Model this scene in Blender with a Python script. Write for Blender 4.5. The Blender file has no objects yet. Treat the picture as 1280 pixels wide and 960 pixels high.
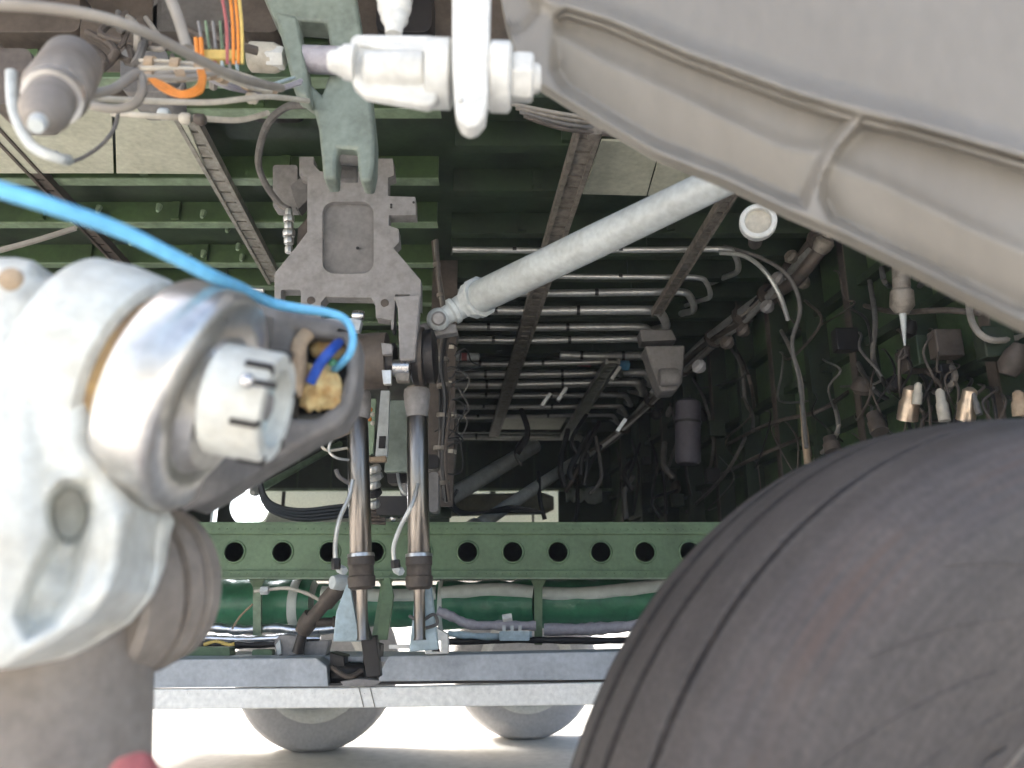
import bpy, bmesh, math, random
from mathutils import Vector, Matrix, noise
R = math.radians
random.seed(7)
scene = bpy.context.scene
C = scene.collection

# ------------------------------------------------------------ camera
CAMZ = 1.05
PITCH = math.atan(0.28)
cam_d = bpy.data.cameras.new('camera'); cam = bpy.data.objects.new('camera', cam_d); C.objects.link(cam)
cam.location = (0, 0, CAMZ); cam.rotation_euler = (R(90) + PITCH, 0, 0)
cam_d.sensor_width = 36; cam_d.lens = 36 * 1000 / 1280.0
cam_d.clip_start = 0.02; cam_d.clip_end = 2000
cam_d.dof.use_dof = True; cam_d.dof.focus_distance = 2.7; cam_d.dof.aperture_fstop = 2.8
scene.camera = cam

# ------------------------------------------------------------ light
SUN_EL, SUN_AZ = 42, 300            # azimuth clockwise from +Y, where the sun stands
world = bpy.data.worlds.new('World'); scene.world = world; world.use_nodes = True
nt = world.node_tree; nt.nodes.clear()
sky = nt.nodes.new('ShaderNodeTexSky'); sky.sky_type = 'NISHITA'; sky.sun_disc = False
sky.sun_elevation = R(SUN_EL); sky.sun_rotation = R(SUN_AZ); sky.air_density = 1.2; sky.dust_density = 7.0; sky.ozone_density = 1.0
bg = nt.nodes.new('ShaderNodeBackground'); bg.inputs['Strength'].default_value = 0.085
wo = nt.nodes.new('ShaderNodeOutputWorld')
nt.links.new(sky.outputs[0], bg.inputs[0]); nt.links.new(bg.outputs[0], wo.inputs[0])
sd = bpy.data.lights.new('sun', 'SUN'); sd.energy = 2.6; sd.angle = R(12); sd.color = (1, .96, .9)
sun = bpy.data.objects.new('sun', sd); C.objects.link(sun)
sdir = Vector((math.sin(R(SUN_AZ)) * math.cos(R(SUN_EL)), math.cos(R(SUN_AZ)) * math.cos(R(SUN_EL)), math.sin(R(SUN_EL))))
sun.rotation_euler = sdir.to_track_quat('Z', 'Y').to_euler()
scene.view_settings.view_transform = 'Standard'; scene.view_settings.look = 'None'
scene.view_settings.gamma = 1; scene.view_settings.use_curve_mapping = False
scene.view_settings.exposure = 2.75

# ------------------------------------------------------------ pixel -> ray helpers (photo pixels, 1280 x 960)
cp, sp = math.cos(PITCH), math.sin(PITCH)
def ray(px, py):
    x = (px - 640) / 1000.0; y = (480 - py) / 1000.0
    return Vector((x, cp - sp * y, sp + cp * y))
CAMP = Vector((0, 0, CAMZ))
def Q(px, py, Y):                   # the point of that line of sight in the vertical plane Y
    r = ray(px, py); return CAMP + r * (Y / r.y)
ZC = 2.55
def CE(px, py, z=ZC):               # ... on the level plane z
    r = ray(px, py); return CAMP + r * ((z - CAMZ) / r.z)
WK = -0.098
def WA(px, py, off=0.0):            # ... on the right side wall, off = metres in front of it
    r = ray(px, py); k = (1.32 - off - WK * 3.1) / (r.x - WK * r.y); return CAMP + r * k
def wallX(Y): return 1.32 + WK * (Y - 3.1)
def S(px, Y): return px * Y / 1000.0 * 1.0

# ------------------------------------------------------------ object helpers
def props(o, label=None, cat=None, group=None, kind=None):
    if label: o['label'] = label
    if cat: o['category'] = cat
    if group: o['group'] = group
    if kind: o['kind'] = kind
    return o
def thing(name, label, cat, loc, group=None):
    o = bpy.data.objects.new(name, None); C.objects.link(o); o.location = loc; o.empty_display_size = .05
    o['_w'] = list(loc)
    return props(o, label, cat, group)
def wpos(o): return Vector(o['_w'])
def mk(name, verts, faces, mat, parent=None, smooth=40, bevel=0, seg=2, label=None, cat=None, group=None, kind=None, sub=0):
    c = Vector((0, 0, 0))
    for v in verts: c += Vector(v)
    c /= max(1, len(verts))
    me = bpy.data.meshes.new(name)
    me.from_pydata([tuple(Vector(v) - c) for v in verts], [], faces)
    bm = bmesh.new(); bm.from_mesh(me); bmesh.ops.remove_doubles(bm, verts=bm.verts, dist=1e-6)
    bmesh.ops.recalc_face_normals(bm, faces=bm.faces); bm.to_mesh(me); bm.free()
    if smooth:
        me.polygons.foreach_set('use_smooth', [True] * len(me.polygons)); me.set_sharp_from_angle(angle=R(smooth))
    me.materials.append(mat)
    o = bpy.data.objects.new(name, me); C.objects.link(o)
    o['_w'] = list(c)
    if parent:
        o.parent = parent; o.location = c - wpos(parent)
    else: o.location = c
    if bevel:
        m = o.modifiers.new('bevel', 'BEVEL'); m.width = bevel; m.segments = seg; m.limit_method = 'ANGLE'; m.angle_limit = R(35)
        m.harden_normals = False
    if sub:
        m = o.modifiers.new('subdivision', 'SUBSURF'); m.levels = sub; m.render_levels = sub
    return props(o, label, cat, group, kind)
class MB:
    def __init__(s): s.v = []; s.f = []
    def add(s, v, f):
        n = len(s.v); s.v += [Vector(a) for a in v]; s.f += [tuple(i + n for i in a) for a in f]; return s
    def box(s, a, b):
        x0, y0, z0 = a; x1, y1, z1 = b
        return s.add([(x0,y0,z0),(x1,y0,z0),(x1,y1,z0),(x0,y1,z0),(x0,y0,z1),(x1,y0,z1),(x1,y1,z1),(x0,y1,z1)],
                     [(0,3,2,1),(4,5,6,7),(0,1,5,4),(1,2,6,5),(2,3,7,6),(3,0,4,7)])
    def bar(s, a, b, w, h, up=Vector((0, 0, 1))):    # box section w x h between two points
        a = Vector(a); b = Vector(b); d = (b - a).normalized()
        sx = d.cross(up)
        if sx.length < 1e-4: sx = d.cross(Vector((0, 1, 0)))
        sx.normalize(); sz = sx.cross(d)
        v = []
        for p in (a, b):
            for i, j in ((-1,-1),(1,-1),(1,1),(-1,1)): v.append(p + sx * i * w / 2 + sz * j * h / 2)
        return s.add(v, [(0,1,2,3),(7,6,5,4),(0,4,5,1),(1,5,6,2),(2,6,7,3),(3,7,4,0)])
    def lathe(s, a, b, prof, n=32, rot=0):           # prof: (fraction along a-b, radius)
        a = Vector(a); b = Vector(b); d = (b - a).normalized()
        u = d.cross(Vector((0, 0, 1)))
        if u.length < 1e-3: u = d.cross(Vector((0, 1, 0)))
        u.normalize(); w = d.cross(u)
        v = []; f = []
        for t, r in prof:
            p = a.lerp(b, t) if 0 <= t <= 1 else a + (b - a) * t
            for k in range(n):
                q = 2 * math.pi * k / n + rot
                v.append(p + (u * math.cos(q) + w * math.sin(q)) * max(r, 1e-5))
        for i in range(len(prof) - 1):
            for k in range(n):
                f.append((i*n+k, i*n+(k+1) % n, (i+1)*n+(k+1) % n, (i+1)*n+k))
        f.append(tuple(range(n))[::-1]); f.append(tuple(range((len(prof)-1)*n, len(prof)*n)))
        return s.add(v, f)
    def tube(s, pts, r, n=8, sub=6, flat=1.0):       # smooth tube through points
        P = spline(pts, sub); m = len(P); v = []; f = []
        up = Vector((0.13, 0.21, 1)).normalized()
        for i, p in enumerate(P):
            d = (P[min(i+1, m-1)] - P[max(i-1, 0)])
            if d.length < 1e-9: d = Vector((1, 0, 0))
            d.normalize()
            u = up - d * up.dot(d)
            if u.length < 1e-3: u = d.orthogonal()
            u.normalize(); up = u; w = d.cross(u)
            rr = r(i / (m - 1)) if callable(r) else r
            for k in range(n):
                q = 2 * math.pi * k / n
                v.append(p + (u * math.cos(q) * flat + w * math.sin(q)) * rr)
        for i in range(m - 1):
            for k in range(n): f.append((i*n+k, i*n+(k+1) % n, (i+1)*n+(k+1) % n, (i+1)*n+k))
        f.append(tuple(range(n))[::-1]); f.append(tuple(range((m-1)*n, m*n)))
        return s.add(v, f)
    def sphere(s, c, r, n=20, sc=(1, 1, 1)):
        v = []; f = []; m = n // 2; c = Vector(c)
        for i in range(m + 1):
            th = math.pi * i / m
            for k in range(n):
                ph = 2 * math.pi * k / n
                v.append(c + Vector((math.sin(th)*math.cos(ph)*sc[0], math.sin(th)*math.sin(ph)*sc[1], math.cos(th)*sc[2])) * r)
        for i in range(m):
            for k in range(n): f.append((i*n+k, i*n+(k+1) % n, (i+1)*n+(k+1) % n, (i+1)*n+k))
        return s.add(v, f)
    def plate(s, pts, Y, thick, holes=(), dy=None):  # outline in photo pixels, in the plane Y (dy(px,py) bends it)
        fn = (lambda p: Q(p[0], p[1], Y + (dy(p[0], p[1]) if dy else 0)))
        loops = [[fn(p) for p in L] for L in [pts] + list(holes)]
        bm = bmesh.new(); E = []
        for L in loops:
            vs = [bm.verts.new(p) for p in L]
            for i in range(len(vs)): E.append(bm.edges.new((vs[i], vs[(i+1) % len(vs)])))
        bmesh.ops.triangle_fill(bm, use_beauty=True, use_dissolve=False, edges=E)
        bm.verts.index_update()
        bm.verts.ensure_lookup_table()
        v = [x.co.copy() for x in bm.verts]; nv = len(v)
        faces = [tuple(x.index for x in fc.verts) for fc in bm.faces]
        bm.free()
        v2 = [p + Vector((0, thick, 0)) for p in v]
        f = list(faces) + [tuple(i + nv for i in fc[::-1]) for fc in faces]
        k = 0
        for L in loops:
            m = len(L)
            for i in range(m):
                a, b = k + i, k + (i + 1) % m; f.append((a, b, b + nv, a + nv))
            k += m
        return s.add(v + v2, f)
    def hexa(s, a, b, r, rot=0.2): return s.lathe(a, b, [(0, r*.9), (.12, r), (.88, r), (1, r*.9)], n=6, rot=rot)
    def make(s, name, mat, parent=None, **k): return mk(name, s.v, s.f, mat, parent, **k)
def spline(pts, sub=6):
    P = [Vector(p) for p in pts]
    if len(P) < 3 or sub < 2: return P
    out = []
    for i in range(len(P) - 1):
        p0 = P[max(i-1, 0)]; p1 = P[i]; p2 = P[i+1]; p3 = P[min(i+2, len(P)-1)]
        for k in range(sub):
            t = k / sub
            out.append(.5*((2*p1)+(p2-p0)*t+(2*p0-5*p1+4*p2-p3)*t*t+(3*p1-p0-3*p2+p3)*t**3))
    out.append(P[-1]); return out
def rrect(x0, y0, x1, y1, r, n=5):
    o = []
    for cx, cy, a in ((x1-r, y0+r, -90), (x1-r, y1-r, 0), (x0+r, y1-r, 90), (x0+r, y0+r, 180)):
        for k in range(n + 1):
            q = R(a + 90*k/n); o.append((cx + r*math.cos(q), cy + r*math.sin(q)))
    return o
def circ(cx, cy, r, n=20): return [(cx+r*math.cos(2*math.pi*k/n), cy+r*math.sin(2*math.pi*k/n)) for k in range(n)]
def sstep(a, b, x):
    t = max(0, min(1, (x - a) / (b - a))); return t*t*(3-2*t)

# ------------------------------------------------------------ materials
def mat(name, col, rough=.5, metal=0.0, dirt=None, amt=.4, scale=9, bump=.15, bscale=60, streak=0, spec=.5, coat=0, fine=0.06):
    m = bpy.data.materials.new(name); m.use_nodes = True; n = m.node_tree; N = n.nodes; L = n.links
    b = N['Principled BSDF']; b.inputs['Roughness'].default_value = rough; b.inputs['Metallic'].default_value = metal
    b.inputs['Specular IOR Level'].default_value = spec; b.inputs['Coat Weight'].default_value = coat
    g = N.new('ShaderNodeNewGeometry'); mp = N.new('ShaderNodeMapping'); L.new(g.outputs['Position'], mp.inputs[0])
    if streak: mp.inputs['Scale'].default_value = (1, 1, streak)
    n1 = N.new('ShaderNodeTexNoise'); n1.inputs['Scale'].default_value = scale; n1.inputs['Detail'].default_value = 9; n1.inputs['Roughness'].default_value = .65
    n2 = N.new('ShaderNodeTexNoise'); n2.inputs['Scale'].default_value = bscale; n2.inputs['Detail'].default_value = 6
    for q in (n1, n2): L.new(mp.outputs[0], q.inputs['Vector'])
    rp = N.new('ShaderNodeValToRGB'); rp.color_ramp.elements[0].position = .42; rp.color_ramp.elements[1].position = .72
    L.new(n1.outputs['Fac'], rp.inputs[0])
    mu = N.new('ShaderNodeMath'); mu.operation = 'MULTIPLY'; mu.inputs[1].default_value = amt; L.new(rp.outputs[0], mu.inputs[0])
    mx = N.new('ShaderNodeMix'); mx.data_type = 'RGBA'; mx.inputs['A'].default_value = (*col, 1)
    d = dirt or tuple(c * .45 for c in col); mx.inputs['B'].default_value = (*d, 1); L.new(mu.outputs[0], mx.inputs['Factor'])
    hv = N.new('ShaderNodeHueSaturation'); ma = N.new('ShaderNodeMapRange')
    ma.inputs['From Min'].default_value = .3; ma.inputs['From Max'].default_value = .7; ma.inputs['To Min'].default_value = 1 - fine*2; ma.inputs['To Max'].default_value = 1 + fine*2
    L.new(n2.outputs['Fac'], ma.inputs[0]); L.new(ma.outputs[0], hv.inputs['Value']); L.new(mx.outputs['Result'], hv.inputs['Color'])
    L.new(hv.outputs[0], b.inputs['Base Color'])
    mr = N.new('ShaderNodeMapRange'); mr.inputs['To Min'].default_value = max(0.03, rough - .1); mr.inputs['To Max'].default_value = min(1, rough + .18)
    L.new(n1.outputs['Fac'], mr.inputs[0]); L.new(mr.outputs[0], b.inputs['Roughness'])
    bp = N.new('ShaderNodeBump'); bp.inputs['Strength'].default_value = bump; bp.inputs['Distance'].default_value = .004
    L.new(n2.outputs['Fac'], bp.inputs['Height']); L.new(bp.outputs[0], b.inputs['Normal'])
    return m
BR = (.05, .038, .03)
M = dict(
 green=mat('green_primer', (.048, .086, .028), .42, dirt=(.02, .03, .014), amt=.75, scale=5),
 shade_green=mat('shaded_green_primer', (.02, .037, .015), .5, dirt=(.007, .007, .005), amt=.8, scale=6),  # darker copy of the green primer, the bay's shade put into its colour
 lip=mat('pale_green_primer_edge', (.20, .27, .17), .4, dirt=(.05, .06, .035), amt=.6, scale=12),
 beam=mat('grey_green_paint', (.115, .185, .095), .45, dirt=(.05, .075, .04), amt=.6, scale=6),
 duct=mat('emerald_wrap', (.045, .19, .10), .3, dirt=(.012, .045, .025), amt=.5, scale=14, bump=.5, bscale=40),
 arm=mat('sage_grey_paint', (.20, .235, .195), .45, dirt=(.06, .065, .05), amt=.55, scale=14),
 cream=mat('cream_paint', (.46, .46, .36), .5, dirt=(.25, .24, .17), amt=.45, scale=7),
 bracket=mat('bare_grey_forging', (.26, .245, .235), .55, dirt=(.07, .065, .06), amt=.5, scale=16),
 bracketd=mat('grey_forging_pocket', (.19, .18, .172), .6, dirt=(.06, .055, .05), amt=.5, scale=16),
 white=mat('white_enamel', (.60, .60, .57), .35, dirt=(.45, .42, .36), amt=.35, scale=12, bump=.08),
 strut=mat('pale_grey_enamel', (.50, .53, .52), .35, dirt=(.26, .25, .22), amt=.45, scale=13, bump=.08),
 cast=mat('off_white_casting', (.60, .62, .59), .42, dirt=(.36, .31, .22), amt=.55, scale=8, bump=.2),
 castd=mat('beige_grime_casting', (.25, .22, .19), .55, dirt=(.12, .095, .075), amt=.6, scale=9, bump=.3),
 door=mat('warm_grey_paint', (.20, .184, .158), .40, dirt=(.12, .106, .088), amt=.45, scale=3.5, bump=.06, bscale=45, fine=.02, streak=.35),
 steel=mat('polished_steel', (.62, .61, .60), .22, 1.0, dirt=(.36, .34, .32), amt=.5, scale=20, bump=.04),
 alu=mat('machined_aluminium', (.66, .64, .61), .27, .85, dirt=(.42, .39, .35), amt=.5, scale=9, bump=.08),
 rod=mat('oiled_piston_rod', (.30, .27, .24), .28, 1.0, dirt=(.13, .10, .08), amt=.6, scale=14, bump=.05, streak=.2),
 dark=mat('greasy_black_metal', (.014, .012, .012), .45, .2, dirt=(.03, .023, .018), amt=.5, scale=16),
 brown=mat('grimy_brown_metal', (.095, .075, .06), .55, .2, dirt=(.03, .024, .02), amt=.7, scale=14),
 strap=mat('drilled_strap_metal', (.24, .21, .175), .5, .2, dirt=(.06, .045, .03), amt=.8, scale=25),
 strapl=mat('silvery_drilled_metal', (.34, .32, .28), .45, .3, dirt=(.12, .10, .07), amt=.8, scale=25),
 pipe=mat('hydraulic_pipe_metal', (.52, .52, .49), .32, .6, dirt=(.2, .19, .16), amt=.45, scale=8),
 wireg=mat('grey_sleeve', (.13, .12, .11), .6, dirt=(.04, .035, .03), amt=.6, scale=20),
 wireb=mat('black_cable', (.018, .018, .019), .4, amt=.5),
 wirew=mat('ivory_wire', (.50, .46, .38), .55, dirt=(.25, .2, .15), amt=.5, scale=25),
 wirebe=mat('beige_hose', (.27, .245, .21), .6, dirt=(.12, .1, .085), amt=.5, scale=15),
 orange=mat('orange_wire', (.65, .22, .025), .45),
 yellow=mat('yellow_sleeve', (.58, .42, .12), .6),
 blue=mat('sky_blue_hose', (.16, .50, .78), .4, dirt=(.1, .35, .55), amt=.3),
 dblue=mat('royal_blue_wire', (.02, .08, .40), .4),
 foam=mat('amber_sealant', (.58, .46, .22), .75, dirt=(.35, .15, .03), amt=.9, scale=40, bump=.9, bscale=90),
 rust=mat('rusty_brown_ring', (.20, .13, .08), .6, dirt=(.45, .30, .10), amt=.8, scale=18),
 brass=mat('worn_brass', (.62, .50, .38), .3, .8, dirt=(.3, .2, .13), amt=.6, scale=25),
 purple=mat('dull_purple_grey', (.07, .062, .075), .6, dirt=(.03, .025, .03), amt=.6),
 creamb=mat('daylight_cream', (.78, .77, .66), .5, dirt=(.6, .58, .46), amt=.3, scale=3),  # cream brightened to carry the daylight of the far gap
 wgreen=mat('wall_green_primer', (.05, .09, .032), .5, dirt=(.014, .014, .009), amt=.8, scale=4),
 tan=mat('tan_sealant', (.36, .27, .18), .8, dirt=(.2, .13, .08), amt=.6, scale=30, bump=.8, bscale=80),
 pblue=mat('pale_blue_paint', (.38, .48, .52), .4, dirt=(.16, .19, .19), amt=.6, scale=16),
 panel=mat('blue_grey_paint', (.40, .43, .46), .45, dirt=(.16, .17, .18), amt=.5, scale=7),
 skin=mat('outer_white_skin', (.86, .85, .80), .45, dirt=(.6, .57, .5), amt=.3, scale=8),
 red=mat('faded_red_cloth', (.34, .10, .10), .8, dirt=(.3, .08, .08), amt=.4),
 foil=mat('silver_foil', (.75, .76, .80), .28, 1.0, dirt=(.5, .5, .55), amt=.4, scale=30, bump=1.0, bscale=35),
 lilac=mat('grey_lilac_sleeve', (.36, .34, .37), .5, dirt=(.2, .18, .2), amt=.5, scale=20, bump=.5),
 wrap=mat('white_wrap_tape', (.60, .64, .60), .5, dirt=(.3, .35, .3), amt=.5, scale=30, bump=.6),
)
# rubber with ring shaped wear is made where the tyre is built

# ------------------------------------------------------------ ground
gm = mat('pale_concrete', (.50, .49, .47), .85, dirt=(.42, .41, .39), amt=.6, scale=.8, bump=.3, bscale=14)
g = 60
b = MB().add([(-g,-g,0),(g,-g,0),(g,g,0),(-g,g,0)], [(0,1,2,3)])
b.make('ground', gm, smooth=0, kind='structure')

# ------------------------------------------------------------ wheel bay: ceiling
ceil = thing('ceiling', None, None, (0, 4, ZC)); ceil['kind'] = 'structure'
PART_Y0, YEND = 3.3, 7.3
MB().box((-3.3, 2.0, ZC), (1.6, YEND + .05, ZC + .02)).make('skin', M['shade_green'], ceil, smooth=0)
MB().box((-3.3, .9, 3.05), (1.6, 2.02, 3.07)).make('upper_skin', M['brown'], ceil, smooth=0)
MB().box((-3.3, 2.0, ZC + .02), (1.6, 2.02, 3.05)).make('step_web', M['brown'], ceil, smooth=0)
for k_ in range(9): MB().box((-3.2 + k_*.5, .92, 2.97), (-3.17 + k_*.5, 1.99, 3.048)).make('upper_rib', M['shade_green'], ceil, smooth=0)
def Yof(py, z=ZC): return CE(640, py, z).y
def zframe(py, x0, x1, depth=.085, m='green', fl=.045):
    zb = ZC - depth; Y = Yof(py, zb); bb = MB()
    bb.box((x0, Y, zb), (x1, Y + .006, ZC - .002))
    bb.make('frame_web', M[m], ceil, smooth=0)
    MB().box((x0, Y + .0, zb - .005), (x1, Y + fl, zb)).make('frame_flange', M['lip' if m == 'green' else m], ceil, smooth=0)
    for k in range(int((x1 - x0) / .55)):               # stiffening clips on the webs
        xx = x0 + .3 + k * .55 + random.uniform(-.05, .05)
        MB().box((xx, Y - .02, zb + .004), (xx + .03, Y - .001, ZC - .01)).make('web_clip', M[m], ceil, smooth=0)
xl = -.35
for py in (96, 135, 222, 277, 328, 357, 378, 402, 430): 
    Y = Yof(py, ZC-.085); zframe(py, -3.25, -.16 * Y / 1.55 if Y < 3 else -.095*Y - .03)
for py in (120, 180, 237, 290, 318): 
    Y = Yof(py, ZC-.085); zframe(py, -.09 * Y + .02, wallX(Y) - .02, m='shade_green')
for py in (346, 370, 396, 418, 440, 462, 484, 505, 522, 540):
    Y = Yof(py, ZC-.085); zframe(py, -.095 * Y + .02, wallX(Y) - .02, depth=.085, m='shade_green', fl=.05)
# longitudinal straps with lightening holes
def strap(name_label, p0, p1, w, m, z=ZC-.1, holes=True):
    a = CE(*p0, z); c = CE(*p1, z); d = (c - a); Ln = d.length; d.normalize(); s = Vector((d.y, -d.x, 0))
    bb = MB(); n = max(4, int(Ln / .07))
    for e in (-1, 1):                                    # two angle legs and a web of crossing pieces with gaps between
        bb.bar(a + s*e*w*.42, c + s*e*w*.42, w*.2, .03)
    bb.make('stringer_rail', M[m], ceil, smooth=0, label=name_label)
    bb = MB()
    for k in range(n):
        t = (k + .5) / n; p = a.lerp(c, t)
        bb.bar(p - d*.42*Ln/n, p + d*.42*Ln/n, w*.72, .012)
    bb.make('stringer_web', M[m], ceil, smooth=0, kind='stuff')
strap('brown stringer rail crossing the right ceiling', (744, 135), (617, 545), .075, 'strap', ZC-.18)
strap('silvery drilled stringer rail left of the bracket', (232, 145), (345, 352), .065, 'strapl')
strap('dark brown stringer rail above the white casting', (-20, 145), (198, 378), .05, 'brown')
strap('brown stringer rail under the white cap', (915, 238), (820, 392), .045, 'strap', ZC-.18)
strap('short pale stringer rail at the far end', (766, 452), (706, 548), .08, 'pipe', ZC-.2)
# cream panels between frames
def cpanel(pts, z, lab, seams=()):
    P = [CE(*p, z) for p in pts]; n = len(P)
    v = P + [p + Vector((0, 0, .008)) for p in P]
    f = [tuple(range(n))[::-1], tuple(range(n, 2*n))] + [(i, (i+1) % n, (i+1) % n + n, i + n) for i in range(n)]
    mk('cream_panel', v, f, M['cream'], ceil, smooth=0, bevel=.002, label=lab)
cpanel([(-160, 137), (140, 137), (142, 217), (-160, 217)], ZC-.11, 'cream ceiling panel behind the round actuator')
cpanel([(143.5, 137), (228, 140), (260, 218), (145.5, 217)], ZC-.112, 'cream ceiling panel beside the silvery rail')
cpanel([(752, 176), (827, 178), (808, 245), (728, 243)], ZC-.11, 'cream ceiling panel right of the brown rail')
cpanel([(829, 178), (930, 180), (900, 247), (810, 245)], ZC-.112, 'cream ceiling panel above the pale tube')
cpanel([(632, 523), (708, 523), (700, 537), (622, 537)], ZC-.11, 'small cream panel at the far end of the ceiling')

# ------------------------------------------------------------ walls
rw = thing('side_wall', None, None, (wallX(4), 4, 1.7)); rw['kind'] = 'structure'
def wallbox(y0, y1, z0, z1, off, th, name, m, lab=None):
    x0, x1 = wallX(y0) - off, wallX(y1) - off
    v = [(x0, y0, z0), (x1, y1, z0), (x1, y1, z1), (x0, y0, z1)]; v += [(a + th, b_, c_) for a, b_, c_ in v]
    mk(name, v, [(0,1,2,3),(7,6,5,4),(0,4,5,1),(1,5,6,2),(2,6,7,3),(3,7,4,0)], m, rw, smooth=0, label=lab)
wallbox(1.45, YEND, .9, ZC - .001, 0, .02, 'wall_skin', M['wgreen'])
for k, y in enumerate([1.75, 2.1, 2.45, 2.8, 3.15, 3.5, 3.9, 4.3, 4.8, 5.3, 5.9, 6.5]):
    wallbox(y, y + .008, .92, ZC - .02, .085, .083, 'frame_web', M['shade_green'])
    wallbox(y, y + .04, .92, ZC - .02, .09, .005, 'frame_flange', M['brown' if k % 2 else 'shade_green'])
for z in (1.15, 1.45, 1.72, 1.98, 2.22):
    wallbox(1.5, YEND - .1, z, z + .03, .05, .047, 'wall_stringer', M['shade_green'])
lw = MB().box((-3.32, 1.4, .9), (-3.3, YEND, ZC)).make('side_wall', M['shade_green'], smooth=0, kind='structure')
ew = thing('end_wall', None, None, (-1, YEND, 2)); ew['kind'] = 'structure'
MB().box((-3.3, YEND, 2.09), (1.4, YEND + .02, ZC)).make('upper_panel', M['shade_green'], ew, smooth=0)
MB().box((-3.3, YEND, 1.28), (1.4, YEND + .02, 1.79)).make('lower_panel', M['shade_green'], ew, smooth=0)
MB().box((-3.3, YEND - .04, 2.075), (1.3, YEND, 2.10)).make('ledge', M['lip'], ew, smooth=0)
MB().box((-3.3, YEND, 1.79), (-2.40, YEND + .02, 2.09)).make('side_panel', M['shade_green'], ew, smooth=0)
MB().box((.42, YEND, 1.79), (1.4, YEND + .02, 2.09)).make('side_panel', M['shade_green'], ew, smooth=0)
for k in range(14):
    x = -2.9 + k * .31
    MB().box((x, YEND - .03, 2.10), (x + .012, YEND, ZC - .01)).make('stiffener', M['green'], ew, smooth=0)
pw = thing('partition_wall', None, None, (-.45, 4.5, 2)); pw['kind'] = 'structure'
def pX(Y): return -.092 * Y
v = [(pX(PART_Y0), PART_Y0, 1.42), (pX(6.6), 6.6, 1.85), (pX(6.6), 6.6, ZC), (pX(PART_Y0), PART_Y0, ZC)]; v += [(a + .012, b_, c_) for a, b_, c_ in v]
mk('partition_skin', v, [(0,1,2,3),(7,6,5,4),(0,4,5,1),(1,5,6,2),(2,6,7,3),(3,7,4,0)], M['shade_green'], pw, smooth=0)
for i, y in enumerate((3.28, 3.7, 4.2, 4.8, 5.4)):
    MB().box((pX(y) - .05, y, 1.45), (pX(y) + .06, y + .02, ZC - .01)).make('post', M['shade_green' if i else 'brown'], pw, smooth=0)
MB().box((-2.6, 7.75, 1.72), (.6, 7.80, 2.16)).make('cream_backdrop', M['creamb'], label='pale cream fairing added to tone down the long gap above the holed beam', cat='backdrop', bevel=.01)  # panel added outside to dim the glaring gap to cream
for k, (xa, xb) in enumerate(((-2.1, -2.07), (-1.5, -1.46), (-.2, -.15), (.18, .2))):
    MB().box((xa, YEND + .002, 1.791), (xb, YEND + .018, 2.089)).make('gap_strut', M['brown'], ew, smooth=0)
# dark tray added behind the beam to block the daylight beyond
MB().box((-3.3, 3.55, 1.36), (1.28, YEND - .01, 1.375)).make('daylight_block', M['shade_green'], smooth=0, kind='structure')

# ------------------------------------------------------------ perforated beam
YB = 3.0
beam = thing('perforated_beam', 'long grey green beam with a row of round lightening holes above the green ducts', 'beam', Q(560, 722, YB))
xs = [293, 353, 412, 468, 527, 584.5, 641, 697.5, 751, 806, 862, 918]
holes = [circ(x, 690, 11.5, 24) for x in xs]
MB().plate([(120, 668), (980, 668), (980, 713), (120, 713)], YB, .006, holes).make('web', M['beam'], beam, smooth=30)
a0 = Q(100, 655, YB); a1 = Q(990, 655, YB); m0 = Q(100, 668, YB)
MB().box((a0.x, YB - .012, m0.z), (a1.x, YB + .012, a0.z)).make('upper_cap', M['beam'], beam, smooth=0, bevel=.002)
MB().box((a0.x, YB - .012, a0.z), (a1.x, YB + .10, a0.z + .006)).make('upper_flange', M['beam'], beam, smooth=0)
l0 = Q(100, 713, YB); l1 = Q(100, 722, YB)
MB().box((a0.x, YB - .014, l1.z), (a1.x, YB + .012, l0.z)).make('lower_cap', M['beam'], beam, smooth=0, bevel=.002)
MB().box((a0.x, YB - .03, l1.z - .005), (a1.x, YB + .06, l1.z)).make('lower_flange', M['lip'], beam, smooth=0)
for x in xs:
    c = Q(x, 690, YB); rr = 14.5 * YB / 1000
    MB().lathe(c + Vector((0, -.0005, 0)), c + Vector((0, -.006, 0)), [(0, rr), (.6, rr*.97), (1, rr*.90), (1, rr*.82), (0, rr*.80)], 28).make('hole_rim', M['beam'], beam)
bb = MB()
for k in range(90):
    x = a0.x + .03 + k * (a1.x - a0.x - .06) / 89
    for z in ((a0.z + m0.z)/2, (l0.z + l1.z)/2): bb.sphere((x, YB - .014, z), .0038, 6, (1, .5, 1))
bb.make('rivets', M['beam'], beam, kind='stuff')
# dark sheet added behind the web so its holes look shaded
MB().box((a0.x, YB + .13, l1.z + .002), (a1.x, YB + .135, a0.z)).make('rear_backing', M['dark'], beam, smooth=0)
MB().sphere(Q(293, 692, YB + .09), .03, 16, (1, .5, 1)).make('warning_lamp_lens', M['red'], label='small dark red lens showing through the leftmost beam hole', cat='lamp lens')
for x, w in ((584, 9), (641, 7), (751, 8), (412, 8)):
    bb = MB(); bb.hexa(Q(x-4, 698, YB+.03), Q(x+w-2, 692, YB + .06), .014); bb.make('pipe_union', M['pipe'], label='small metal union showing inside the beam hole %s' % {584:'just right of the right piston', 641:'third right of the pistons', 751:'farthest right of the unions', 412:'just left of the left piston'}[x], cat='pipe union', group='unions seen through the beam holes')

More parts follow.
